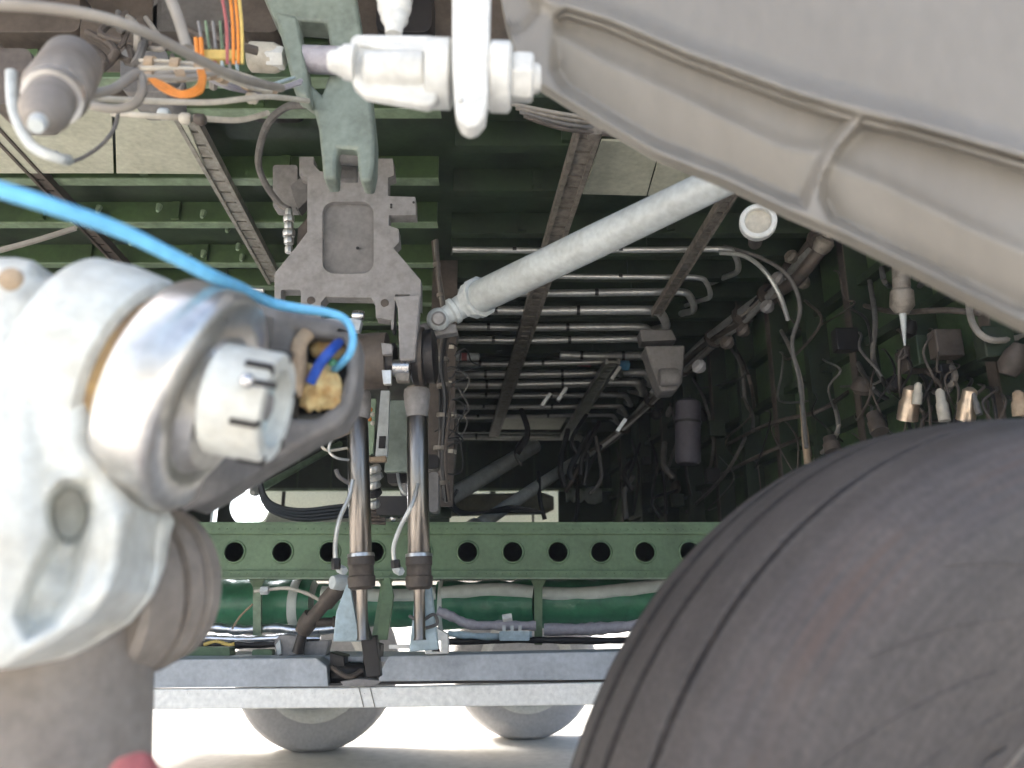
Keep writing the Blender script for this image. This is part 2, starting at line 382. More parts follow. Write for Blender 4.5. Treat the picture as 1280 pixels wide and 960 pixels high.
# ------------------------------------------------------------ green ducts with white tape and hangers
YD = 3.25
def duct(x0, y0, x1, y1, rpx, lab, tape=None, bands=()):
    t = thing('air_duct', lab, 'duct', Q((x0+x1)/2, (y0+y1)/2, YD), 'green wrapped ducts under the beam')
    n = max(6, int((x1-x0)/14)); pts = []
    a, c = Q(x0, y0, YD), Q(x1, y1, YD)
    pts = [a.lerp(c, i/n) + Vector((0, random.uniform(-.003,.003), random.uniform(-.003,.003))) for i in range(n+1)]
    r0 = rpx*YD/1000
    ph = random.random()*6
    MB().tube(pts, lambda q: r0*(1+.03*math.sin(q*n*1.9+ph)), 28, 4).make('duct_body', M['duct'], t)
    if tape:
        P = [Q(px, py, YD - r0*.80) for px, py in tape]
        MB().tube(P, .027, 12, 5).make('white_tape', M['wrap'], t)
    for bx, w in bands:
        q = (bx-x0)/(x1-x0); p = a.lerp(c, q)
        MB().lathe(p - Vector((w*YD/2000,0,0)), p + Vector((w*YD/2000,0,0)), [(0,r0*1.03),(.2,r0*1.07),(.8,r0*1.07),(1,r0*1.03)], 28).make('band', M['wrap'], t)
duct(120, 752, 392, 754, 28, 'green wrapped duct left of the left piston with a pale band', None, [(372, 11)])
duct(398, 757, 548, 757, 24, 'short green wrapped duct crossing behind the two pistons', [(402, 741), (450, 744), (500, 745), (545, 742)])
duct(549, 757, 668, 755, 28, 'green wrapped duct with white tape right of the right piston', [(552, 742), (600, 738), (640, 738), (666, 741)], [(552, 6)])
duct(672, 755, 900, 752, 28, 'green wrapped duct with white tape running behind the big tyre', [(675, 742), (720, 743), (770, 739), (840, 730)])
for x, dx, lab in ((321, 0, 'green hanger post left of the brown actuator'), (482, -14, 'green hanger post between the two pistons'), (673, 0, 'green hanger post right of both pistons')):
    t = thing('hanger_post', lab, 'post', Q(x, 800, 3.08), 'green posts between beam and door sill')
    MB().plate([(x-5, 723), (x+5, 723), (x+5+dx, 806), (x-5+dx, 806)], 3.08, .02).make('post', M['beam' if x > 400 else 'lip'], t, smooth=0, bevel=.002)
    MB().plate([(x-11, 722.5), (x+11, 722.5), (x+5, 734), (x-5, 734)], 3.075, .004).make('head_gusset', M['beam'], t, smooth=0)

# clutter along the sill: foil wrap, sleeves, boxes
def wrapline(name, pts, r, m, Y, lab, cat, kind=None, jit=.004, group=None):
    P = [Q(x, y, Y) for x, y in pts]
    P = [p + Vector((0, random.uniform(-jit, jit), random.uniform(-jit, jit))) for p in P]
    return MB().tube(P, lambda q: r*(1+.18*math.sin(q*37+x0)*math.sin(q*91)), 10, 6).make(name, m, label=lab, cat=cat, group=group)
x0 = 1.3
wrapline('foil_sleeve', [(225, 787), (260, 785), (300, 788), (345, 784), (380, 790), (420, 786)], .018, M['foil'], 3.12, 'crumpled silver foil sleeve lying along the sill on the left', 'sleeve')
wrapline('foil_sleeve', [(180, 800), (240, 797), (300, 801), (360, 797), (400, 800)], .014, M['foil'], 3.0, 'lower silver foil sleeve behind the green box', 'sleeve')
wrapline('cable_sleeve', [(547, 762), (565, 772), (590, 780), (630, 783), (670, 782)], .017, M['lilac'], 3.0, 'pale lilac cable sleeve sagging right of the right piston', 'sleeve')
wrapline('cable_sleeve', [(680, 786), (720, 788), (760, 785), (830, 779)], .022, M['lilac'], 3.05, 'thick lilac cable sleeve right of the right hanger post', 'sleeve')
wrapline('cable_sleeve', [(560, 793), (610, 795), (665, 792)], .012, M['pblue'], 3.0, 'thin pale blue sleeve low on the sill', 'sleeve')
wrapline('black_conduit', [(170, 808), (240, 804), (310, 806), (400, 803)], .012, M['dark'], 2.95, 'black conduit along the sill behind the green box', 'conduit')
wrapline('black_conduit', [(560, 802), (650, 800), (760, 801), (830, 797)], .012, M['dark'], 3.02, 'black conduit along the sill right of the pistons', 'conduit')
wrapline('beige_hose', [(318, 738), (335, 736), (360, 736), (385, 742), (402, 752)], .0065, M['wirew'], 2.95, 'beige hose arching from the left hanger post', 'hose')
MB().hexa(Q(326, 738, 2.95), Q(336, 738, 2.95), .016).make('hose_nut', M['strut'], label='pale nut at the start of the arching beige hose', cat='nut')
wrapline('thin_wires', [(290, 785), (300, 770), (316, 756)], .004, M['tan'], 3.0, 'thin tan wire rising to the left hanger post', 'wire')
MB().plate(rrect(232, 809, 287, 823, 4), 2.86, .06).make('junction_box', M['beam'], bevel=.004, label='low green junction box on the left door sill', cat='box')
MB().plate(rrect(315, 812, 340, 821, 3), 2.9, .04).make('junction_box', M['beam'], bevel=.003, label='small flat green block right of the green box', cat='box')
t = thing('relay_box', 'grey relay box on the sill below the brown actuator', 'box', Q(360, 822, 2.84))
MB().plate([(342, 803), (350, 793), (377, 795), (377, 818), (347, 822)], 2.84, .07).make('housing', M['bracket'], t, bevel=.004)
MB().plate([(344, 806), (350, 799), (352, 817), (347, 820)], 2.83, .008).make('end_face', M['strut'], t, bevel=.002)
MB().plate([(378, 803), (412, 800), (407, 823), (380, 824)], 2.88, .05).make('block_cover', M['bracket'], label='grey block right of the relay box', cat='block', bevel=.004)
wrapline('yellow_wire', [(255, 806), (270, 803), (285, 806), (293, 805)], .006, M['yellow'], 2.85, 'yellow wire lying on the green junction box', 'wire')
t = thing('connector_block', 'pale blue connector block with prongs low on the sill', 'connector', Q(645, 800, 2.93))
MB().plate(rrect(624, 789, 662, 801, 2), 2.93, .03).make('body', M['pblue'], t, bevel=.002)
for x in (630, 640, 650): MB().plate([(x-2, 782), (x+2, 782), (x+2, 789), (x-2, 789)], 2.935, .01).make('prong', M['strut'], t, smooth=0)
MB().hexa(Q(628, 773, 2.92), Q(640, 771, 2.92), .014).make('pipe_elbow', M['white'], label='tiny white fitting above the pale blue connector', cat='fitting')

# ------------------------------------------------------------ bay door
door = thing('bay_door', 'closed lower bay door with grey inner lip and white outer skin along the bottom', 'door', Q(460, 870, 2.7))
def prism(pts, Y0, Y1, name, m, parent, lab=None, bevel=.004):
    MB().plate(pts, Y0, Y1 - Y0).make(name, m, parent, bevel=bevel, smooth=30, label=lab)
prism([(60, 826), (395, 822), (408, 832), (410, 858), (60, 861)], 2.70, 2.86, 'inner_lip', M['panel'], door)
prism([(486, 820), (860, 812), (860, 849), (473, 852), (476, 838)], 2.70, 2.86, 'inner_lip', M['panel'], door)
prism([(60, 862.5), (430, 860), (860, 850.5), (860, 880), (430, 885), (60, 888)], 2.70, 2.74, 'outer_skin', M['skin'], door)
for x in (448, 462): prism([(x, 859.5), (x+1, 859.5), (x+7, 884), (x+6, 884)], 2.697, 2.70, 'skin_seam', M['wirebe'], door, bevel=0)
prism([(60, 858.5), (860, 848), (860, 850.3), (60, 862)], 2.715, 2.75, 'seal', M['dark'], door, bevel=0)
MB().box((-3.0, 2.80, Q(0, 815, 2.8).z - .03), (1.2, 3.15, Q(0, 815, 2.8).z - .015)).make('sill_shelf', M['panel'], door, smooth=0)
bb = MB()
for k in range(60):
    p = Q(65 + k*13, 866, 2.7)
    if p.x < 1: bb.sphere((p.x, 2.699, p.z - .003), .0028, 6, (1, .4, 1))
bb.make('skin_rivets', M['skin'], door, kind='stuff')
# hinge pit between the two lips
t = thing('hinge', None, None, Q(442, 850, 2.75)); t.parent = door; t.location = wpos(t) - wpos(door)
MB().plate([(412, 815), (430, 820), (432, 850), (413, 853)], 2.74, .1).make('cheek', M['dark'], t, bevel=.003)
MB().plate([(455, 800), (476, 806), (472, 850), (452, 850)], 2.78, .08).make('cheek', M['dark'], t, bevel=.003)
MB().plate([(418, 828), (458, 820), (460, 838), (445, 846), (422, 845)], 2.85, .05).make('yoke', M['pblue'], t, bevel=.003)
MB().lathe(Q(414, 842, 2.76), Q(456, 840, 2.76), [(0, .022), (.1, .03), (.9, .03), (1, .022)], 20).make('pin', M['dark'], t)
MB().tube([Q(415, 834, 2.72), Q(435, 846, 2.70), (Q(452, 838, 2.72))], .008, 8).make('grease_line', M['brown'], t)
MB().plate([(425, 852), (448, 848), (478, 851), (470, 857), (430, 858)], 2.705, .05).make('tongue', M['bracket'], t, bevel=.002)
MB().plate([(486, 806), (512, 806), (512, 811), (486, 811)], 2.78, .03).make('shim', M['skin'], label='small white shim in front of the right piston foot', cat='shim', smooth=0, bevel=.001)
t = thing('door_catch', 'white house shaped catch standing on the right door lip', 'catch', Q(545, 820, 2.68))
MB().plate([(531, 818), (531, 797), (545, 784), (560, 793), (560, 817)], 2.68, .05, [[(540, 815), (540, 801), (551, 801), (551, 815)]]).make('housing', M['white'], t, bevel=.002)
MB().plate([(541, 814), (546, 804), (550, 814)], 2.70, .02).make('latch', M['dark'], t, bevel=.001)

# ------------------------------------------------------------ two piston actuators
YP = 2.35
def piston(x_top, x_bot, cap, lab, fork=True):
    t = thing('hydraulic_piston', lab, 'piston', Q(x_bot, 800, YP), 'pair of vertical pistons in the middle')
    px = YP / 1000
    A = lambda y: Q(x_top + (x_bot - x_top) * (y - 490) / 240, y, YP)
    r = 13.5 * px
    MB().lathe(A(520), A(700), [(0, r*.9), (.01, r), (.99, r), (1, r*.9)], 32).make('cylinder', M['rod'], t)
    MB().lathe(A(693), A(737), [(0, r*1.05), (.06, r*1.2), (.3, r*1.22), (.34, r*1.12), (.6, r*1.12), (.64, r*1.24), (.92, r*1.2), (1, r*.9)], 32).make('gland_nut', M['brown'], t)
    MB().lathe(A(692), A(696), [(0, r*1.2), (1, r*1.25)], 24).make('lock_ring', M['alu'], t)
    MB().lathe(A(737), A(800), [(0, r*.55), (.05, r*.5), (.95, r*.5), (1, r*.6)], 20).make('rod_end', M['rod'], t)
    if cap:
        MB().lathe(A(486), A(527), [(0, r*.9), (.03, r*1.2), (.2, r*1.27), (.5, r*1.18), (.85, r*1.0), (1, r*.95)], 32).make('top_cap', M['bracket'], t)
        MB().lathe(A(455), A(492), [(0, r*.3), (1, r*.3)], 14).make('stem', M['tan'], t)
        MB().lathe(A(484), A(487.5), [(0, r*.5), (.0, r*.95), (1, r*1.0), (1, r*.5)], 24).make('cap_rim', M['strap'], t)
    else:
        MB().lathe(Q(452, 488, YP), A(523), [(0, r*.8), (.1, r*.95), (.6, r*1.12), (.9, r*1.15), (1, r)], 32).make('top_cap', M['bracket'], t)
    for y in (530, 560, 600, 650): pass
    return t
piston(446, 452, False, 'left one of the two vertical oily pistons')
piston(521, 524, True, 'right one of the two vertical oily pistons with a cup shaped cap')
# clamp and pale blue foot of the right piston
t = thing('piston_foot', 'pale blue scuffed foot bracket under the right piston', 'bracket', Q(528, 812, 2.42))
MB().plate([(519, 722), (537, 720), (543, 770), (548, 812), (511, 815), (516, 770)], 2.42, .04).make('web', M['pblue'], t, bevel=.004)
MB().plate([(523, 735), (531, 735), (527, 800), (519, 800)], 2.405, .014).make('rib', M['pblue'], t, bevel=.003)
MB().tube([Q(512, 770, 2.4), Q(526, 776, 2.38), Q(542, 768, 2.4), Q(546, 780, 2.41), Q(528, 786, 2.38)], .005, 6).make('lacing', M['wireg'], t)
t = thing('piston_foot', 'pale triangular gusset beside the foot of the left piston', 'bracket', Q(432, 800, 2.45))
MB().plate([(433, 730), (438, 730), (450, 802), (416, 802), (420, 765)], 2.45, .03).make('web', M['pblue'], t, bevel=.004)
MB().plate([(439, 735), (444, 735), (462, 800), (452, 802)], 2.40, .06).make('dark_rib', M['dark'], t, bevel=.003)
MB().plate([(450, 796), (470, 794), (476, 846), (458, 848)], 2.5, .04).make('foot', M['dark'], t, bevel=.004)
MB().plate([(470, 800), (480, 722), (487, 722), (492, 745), (484, 800)], 2.85, .02).make('green_web', M['beam'], t, bevel=.002)
# brown slanting door actuator
t = thing('door_actuator', 'brown greasy slanting actuator left of the left piston foot', 'actuator', Q(375, 815, 2.6))
MB().lathe(Q(425, 733, 2.55), Q(385, 778, 2.6), [(0, .02), (.05, .027), (.45, .027), (.5, .021), (1, .021)], 20).make('barrel', M['brown'], t)
MB().lathe(Q(390, 768, 2.6), Q(378, 790, 2.62), [(0, .026), (.5, .03), (1, .024)], 18).make('collar', M['brown'], t)
MB().lathe(Q(380, 786, 2.62), Q(372, 815, 2.64), [(0, .014), (1, .018)], 16).make('rod', M['dark'], t)
MB().lathe(Q(395, 778, 2.6), Q(420, 777, 2.62), [(0, .014), (.8, .013), (.85, .018), (1, .016)], 14).make('side_port', M['brown'], t)
MB().lathe(Q(415, 728, 2.52), Q(436, 728, 2.56), [(0, .02), (.5, .026), (1, .02)], 16).make('end_eye', M['strut'], t)
# thin pipes beside the pistons
def hose(name, pts, r, m, lab, cat, Y=None, group=None, n=8):
    P = [Q(*p) if len(p) == 3 else Q(p[0], p[1], Y) for p in pts]
    return MB().tube(P, r, n, 6).make(name, m, label=lab, cat=cat, group=group)
def line_with_end(pts, lab, end):
    t = thing('hydraulic_line', lab, 'pipe', Q(*pts[-1]), 'thin pale lines beside the pistons')
    MB().tube([Q(*p) for p in pts], .0065, 8, 6).make('line', M['pipe'], t)
    e = Q(*end[0]); f = Q(*end[1])
    MB().hexa(e, f, .013).make('end_fitting', M['dark'], t)
line_with_end([(441, 600, 2.28), (436, 622, 2.27), (424, 650, 2.26), (419, 680, 2.26), (420, 708, 2.26)], 'thin pale pipe left of the left piston', ((420, 698, 2.26), (420, 712, 2.26)))
line_with_end([(522, 605, 2.28), (515, 630, 2.25), (500, 660, 2.25), (492, 685, 2.25), (494, 706, 2.25)], 'thin pale pipe between the two pistons', ((494, 700, 2.25), (495, 710, 2.25)))
for x, y, l in ((427, 712, 'left'), (498, 713, 'right')): MB().hexa(Q(x-4, y-2, 2.3), Q(x+4, y+2, 2.28), .012).make('clamp_bolt', M['strut'], label='small pale bolt at the foot of the %s thin pipe' % l, cat='bolt')
hose('looped_wire', [(437, 530, 2.3), (418, 545, 2.28), (411, 562, 2.28), (420, 572, 2.28), (436, 575, 2.3)], .004, M['pipe'], 'pale wire loop left of the left piston', 'wire')
hose('looped_wire', [(434, 522, 2.3), (420, 534, 2.3), (405, 545, 2.32), (402, 556, 2.3), (410, 563, 2.3), (434, 560, 2.34)], .0045, M['wirew'], 'ivory wire loop between gear arm and left piston', 'wire')
hose('looped_wire', [(398, 546, 2.2), (415, 548, 2.2), (436, 541, 2.3)], .005, M['tan'], 'tan wire running to the left piston', 'wire')
hose('looped_wire', [(420, 587, 2.3), (424, 596, 2.3), (436, 604, 2.32)], .006, M['wireg'], 'short grey wire curl left of the left piston', 'wire')

# ------------------------------------------------------------ fittings between the pistons
t = thing('centre_valve', 'pale green valve strip with a switch and brass fittings between the two pistons', 'valve', Q(485, 650, 2.5))
MB().plate([(476, 488), (487, 488), (484, 570), (469, 570)], 2.5, .02).make('strip', M['strut'], t, bevel=.002)
MB().plate([(474, 545), (482, 545), (481, 560), (473, 560)], 2.49, .008).make('switch', M['dark'], t, bevel=.001)
MB().plate([(462, 498), (470, 498), (466, 568), (458, 568)], 2.55, .02).make('green_strip', M['lip'], t, bevel=.002)
MB().plate([(488, 500), (512, 500), (512, 590), (480, 590)], 2.62, .03).make('back_plate', M['arm'], t, bevel=.003)
MB().plate([(461, 571), (482, 570), (482, 576), (461, 577)], 2.47, .03).make('brass_bar', M['tan'], t, bevel=.001)
for y, r in ((582, .02), (592, .026), (602, .018), (612, .022), (626, .016)):
    MB().lathe(Q(467, y, 2.45), Q(470, y+9, 2.46), [(0, r*.8), (.2, r), (.8, r), (1, r*.7)], 8).make('fitting', M['pipe'] if y != 612 else M['dark'], t)
for k, (x, y) in enumerate(((463, 512), (466, 518), (462, 524), (466, 529))):
    MB().sphere(Q(x, y, 2.48), .008, 8).make('coloured_wire_end', M['orange'] if k % 2 == 0 else M['wirew'], t)
for x, y, w, h, m in ((486, 548, 22, 40, 'bracket'), (484, 590, 34, 14, 'dark'), (470, 620, 45, 24, 'dark'), (500, 560, 12, 60, 'bracketd'), (536, 590, 12, 50, 'bracketd'), (530, 568, 18, 18, 'dark')):
    MB().plate(rrect(x, y, x+w, y+h, 4), 2.7, .06).make('bracket_block', M[m], t, bevel=.004)
MB().tube([Q(497, 592, 2.5), Q(500, 608, 2.48), Q(508, 618, 2.48), Q(524, 613, 2.5)], .005, 8).make('curved_pipe', M['pipe'], t)
bb = thing('spring_pack', 'dark ribbed spring pack resting behind the beam between the pistons', 'spring', Q(475, 655, 2.9))
for k in range(5): MB().lathe(Q(462, 636+k*4.3, 2.85), Q(482, 637+k*4.3, 2.85), [(0, .006), (1, .006)], 8).make('coil', M['brown'], bb)
MB().sphere(Q(492, 648, 2.85), .014, 12).make('ball_end', M['steel'], label='small shiny ball end behind the beam between the pistons', cat='ball end')

# ------------------------------------------------------------ centre bracket plate
YK = 2.25
br = thing('centre_bracket', 'large flat grey forged bracket plate hanging in the middle with a tall pocket', 'bracket', Q(435, 200, YK))
out = [(374, 196), (392, 196), (392, 205), (400, 214), (462, 214), (470, 205), (470, 198), (491, 198), (493, 219), (485, 222), (485, 245), (519, 246), (520, 269), (486, 269), (486, 282), (498, 286), (499, 303), (492, 310), (526, 350),
       (526, 385), (515, 378), (512, 368), (494, 368), (492, 412), (489, 412), (489, 400), (470, 397), (469, 380), (464, 372), (407, 371), (401, 378), (401, 412), (380, 410), (343, 374), (343, 342), (372, 306), (384, 290), (384, 222), (374, 219)]
pocket = rrect(403, 252, 467, 342, 15)
MB().plate(out, YK, .05, [pocket, rrect(351, 362, 376, 383, 3)]).make('plate', M['bracket'], br, bevel=.004)
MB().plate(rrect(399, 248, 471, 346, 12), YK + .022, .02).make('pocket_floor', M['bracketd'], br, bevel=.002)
MB().plate([(407, 371), (464, 371), (470, 380), (470, 396), (401, 396), (401, 380)], YK + .12, .02).make('rear_backing', M['green'], br)
for x, y in ((389, 376), (481, 379)): MB().lathe(Q(x, y, YK - .004), Q(x, y, YK + .01), [(0, .012), (1, .014)], 14).make('bolt_hole', M['brown'], br)
for x, y in ((489, 253), (517, 250), (489, 256)): MB().lathe(Q(x, y + 3, YK - .003), Q(x, y + 3, YK + .004), [(0, .004), (1, .004)], 8).make('rivet', M['dark'], br)
MB().lathe(Q(447, 310, YK + .01), Q(447, 310, YK + .03), [(0, .005), (1, .005)], 8).make('rivet', M['dark'], br)
MB().plate([(492, 370), (526, 368), (524, 385), (519, 450), (499, 450), (497, 385)], YK - .05, .045).make('link_lug', M['bracket'], br, bevel=.006)
MB().lathe(Q(491, 460, YK-.03), Q(513, 460, YK-.03), [(0, .022), (.05, .025), (.95, .025), (1, .022)], 24).make('polished_pin', M['steel'], br)
MB().plate([(493, 465), (512, 465), (511, 476), (495, 476)], YK-.045, .03).make('pin_keeper', M['strap'], br, bevel=.002)
# black drum behind
t = thing('rubber_bushing', 'thick dark brown bushing drum below the bracket plate', 'bushing', Q(470, 492, YK))
MB().lathe(Q(449, 452, YK + .02), Q(486, 451, YK + .02), [(0, .07), (.04, .082), (.5, .085), (.96, .084), (1, .072)], 36).make('drum', M['brown'], t)
MB().lathe(Q(476, 452, YK + .0), Q(494, 452, YK - .0), [(0, .05), (.2, .055), (1, .055)], 28).make('inner_ring', M['dark'], t)
MB().plate([(476, 428), (490, 430), (490, 442), (478, 443)], YK - .075, .02).make('key', M['bracket'], t, bevel=.002)
MB().plate([(477, 462), (489, 462), (489, 480), (479, 480)], YK - .075, .02).make('key', M['alu'], t, bevel=.002)
t = thing('rubber_bushing', 'darker bushing drum right of the polished pin', 'bushing', Q(530, 492, YK))
MB().lathe(Q(513, 447, YK + .05), Q(546, 445, YK + .05), [(0, .07), (.1, .085), (.5, .088), (.55, .08), (.9, .084), (1, .06)], 36).make('drum', M['dark'], t)
MB().lathe(Q(526, 446, YK + .05), Q(530, 446, YK + .05), [(0, .089), (1, .089)], 36).make('band', M['brown'], t)
# shiny hinge pieces under the plate
t = thing('roller_link', 'pale link with a shiny roller in the opening below the bracket plate', 'link', Q(430, 412, YK))
MB().plate([(405, 398), (440, 397), (452, 400), (449, 413), (430, 414), (408, 407)], YK + .01, .03).make('link', M['panel'], t, bevel=.003)
MB().lathe(Q(441, 394, YK + .02), Q(455, 395, YK + .02), [(0, .014), (.5, .018), (1, .014)], 16).make('roller', M['steel'], t)
# diagonal bolt lumps left of the bracket
t = thing('pipe_fitting', 'silvery stacked pipe union left of the bracket plate', 'pipe fitting', Q(362, 300, 2.3))
for y, r in ((262, .012), (270, .018), (279, .015), (288, .02), (297, .016), (308, .013)):
    MB().lathe(Q(361, y, 2.3), Q(361, y+8, 2.3), [(0, r*.9), (.2, r), (.8, r), (1, r*.9)], 8).make('nut', M['alu'], t)
MB().plate(rrect(341, 206, 372, 260, 4), 2.34, .05).make('valve_box', M['bracket'], t, bevel=.004)
MB().plate([(362, 232), (384, 215), (384, 250), (372, 262)], 2.33, .05).make('side_arm', M['bracketd'], t, bevel=.003)
MB().plate([(372, 285), (385, 270), (386, 300), (370, 312)], 2.31, .05).make('lower_arm', M['brown'], t, bevel=.003)
hose('grey_hose', [(383, 131, 1.9), (360, 133, 1.95), (338, 150, 2.0), (327, 175, 2.1), (323, 205, 2.2), (333, 232, 2.25), (350, 255, 2.3), (362, 262, 2.3)], .011, M['wireg'], 'smooth grey hose curving round left of the sage arm', 'hose')

# ------------------------------------------------------------ sage arm and its nut
YA = 1.7
arm = thing('sage_link_arm', 'sage green forked link arm coming down from the top onto the bracket plate', 'link arm', Q(430, 225, YA))
MB().plate([(318, -30), (440, -30), (455, 60), (462, 110), (468, 170), (467, 205), (463, 226), (450, 226), (447, 205), (446, 186), (421, 184), (419, 205), (419, 223), (404, 224), (402, 200), (398, 160), (390, 128), (374, 116), (362, 60), (340, 20)],
            YA, .07, [[(371, 24), (408, 27), (412, 55), (413, 90), (408, 100), (402, 118), (384, 100), (378, 60)]]).make('arm_body', M['arm'], arm, bevel=.008)
MB().plate([(342, 12), (370, 18), (378, 60), (384, 100), (386, 124), (368, 116), (357, 70)], YA - .05, .06).make('cheek', M['arm'], arm, bevel=.01)
MB().plate([(371, 26), (407, 29), (410, 54), (378, 54)], YA + .08, .02).make('slot_back', M['green'], arm)
MB().lathe(Q(374, 74, YA - .01), Q(424, 76, YA - .03), [(0, .034), (1, .034)], 28).make('sleeve', M['lilac'], arm)
MB().lathe(Q(418, 197, YA + .05), Q(449, 197, YA + .05), [(0, .02), (1, .02)], 20).make('cross_pin', M['bracketd'], arm)
MB().plate([(421, 190), (446, 190), (446, 224), (421, 224)], YA + .09, .02).make('tongue', M['bracketd'], arm, bevel=.003)
t = thing('grey_nut', 'big off-white nut on the left side of the sage arm', 'nut', Q(330, 92, 1.7))
MB().lathe(Q(312, 71, 1.7), Q(350, 73, 1.7), [(0, .030), (.08, .037), (.8, .037), (1, .031)], 24).make('collar', M['wirew'], t)
MB().hexa(Q(334, 72, 1.69), Q(356, 73, 1.69), .028).make('hex', M['white'], t)

# ------------------------------------------------------------ white clevis assembly
YW = 0.98
cl = thing('white_clevis', 'bright white enamel clevis body lying across the top with a stepped end', 'clevis', Q(500, 140, YW))
def lx(x0, x1, y, prof, name, m, parent, n=40, Y=YW, y1=None, **k):
    px = Y / 1000
    return MB().lathe(Q(x0, y, Y), Q(x1, y if y1 is None else y1, Y), [(t, r*px) for t, r in prof], n).make(name, m, parent, **k)
lx(412, 445, 76, [(0, 14), (.15, 17), (.3, 17), (.35, 21), (.5, 21), (.55, 25), (1, 27)], 'stepped_neck', M['white'], cl, y1=79)
MB().plate([(437, 47), (445, 41), (540, 42), (547, 50), (547, 124), (535, 132), (455, 118), (440, 105)], YW, .02).make('body', M['white'], cl, bevel=.014, seg=4)
MB().plate([(448, 56), (470, 60), (532, 66), (532, 60), (470, 50), (450, 47)], YW - .004, .006).make('upper_rib', M['white'], cl, bevel=.002)
lx(455, 530, 88, [(0, 20), (.06, 27), (.9, 29), (1, 26)], 'barrel', M['white'], cl, Y=YW + .005)
lx(534, 566, 92, [(0, 44), (.08, 50), (.9, 50), (1, 45)], 'flange', M['white'], cl, y1=93, Y=YW + .02)
lug = thing('white_lug', 'flat white hanging lug with rounded end crossing the clevis bolt', 'lug', Q(590, 158, YW))
pts = [(565, -30), (614, -30), (612, 40), (610, 120), (606, 145), (597, 156), (585, 159), (575, 154), (569, 140), (565, 80)]
MB().plate(pts, YW - .045, .03).make('lug_body', M['white'], lug, bevel=.014, seg=4)
MB().sphere(Q(575, 124, YW - .05), .004, 10).make('grease_nipple', M['white'], lug)
nut = thing('white_bolt_nut', 'white painted hex nut and washer on the right end of the clevis bolt', 'nut', Q(650, 135, YW))
lx(612, 640, 96, [(0, 46), (.1, 50), (.85, 50), (1, 44)], 'washer', M['white'], nut, y1=97)
MB().hexa(Q(638, 97, YW), Q(667, 98, YW), .036, .35).make('hex_nut', M['white'], nut, bevel=.003)
lx(664, 676, 98, [(0, 22), (.7, 21), (1, 17)], 'bolt_end', M['white'], nut)
bl = thing('white_ball_joint', 'white knobbly ball joint at the very top above the clevis', 'ball joint', Q(493, 40, 1.25))
MB().sphere(Q(493, 8, 1.25), .032, 24).make('ball', M['white'], bl)
MB().lathe(Q(494, 5, 1.25), Q(492, 44, 1.25), [(0, .02), (.5, .026), (.7, .018), (1, .015)], 20).make('stem', M['white'], bl)
MB().lathe(Q(494, -40, 1.25), Q(493, 0, 1.25), [(0, .03), (1, .034)], 20).make('rod', M['white'], bl)

# ------------------------------------------------------------ pale diagonal strut
ds = thing('diagonal_strut', 'long pale grey tubular strut running from the bracket up to the right', 'strut', Q(560, 400, 2.3))
a, c = Q(594, 374, 2.28), Q(960, 198, 1.5)
MB().lathe(a, c, [(0, .038), (.015, .050), (.5, .045), (1, .036)], 40).make('tube', M['strut'], ds)
d = (a - c).normalized()
MB().lathe(a - d*.03, a + d*.04, [(0, .064), (.25, .064), (.3, .056), (.6, .060), (.65, .05), (1, .045)], 10).make('end_nut', M['strut'], ds, bevel=.002)
MB().lathe(a + d*.02, Q(549, 399, 2.29), [(0, .040), (.45, .036), (.5, .041), (.6, .041), (.65, .030), (1, .026)], 28).make('neck', M['strut'], ds)
MB().sphere(Q(548, 399, 2.28), .036, 24, (1, .8, 1)).make('rod_end', M['strut'], ds)
MB().lathe(Q(548, 398, 2.23), Q(550, 399, 2.36), [(0, .016), (.1, .022), (.14, .012), (.2, .022), (1, .022)], 20).make('eye_pin', M['bracket'], ds)
MB().plate([(525, 405), (545, 400), (570, 405), (572, 415), (540, 420), (522, 415)], 2.3, .04).make('clevis_foot', M['bracket'], ds, bevel=.004)
# white cap
t = thing('blanking_plug', 'round white plastic cap on the dark wall below the big casting', 'cap', Q(947, 281, 2.1))
c = Q(947, 281, 2.1)
ax = Vector((-.25, -1, -.1)).normalized()
MB().lathe(c, c + ax*.035, [(0, .05), (.2, .052), (.9, .052), (1, .048), (1, .038), (.55, .035)], 40).make('rim', M['white'], t)
MB().lathe(c + ax*.018, c + ax*.021, [(0, .037), (1, .036)], 32).make('face', M['wirew'], t)
MB().lathe(c - ax*.16, c, [(0, .02), (1, .028)], 20).make('stem', M['brown'], t)

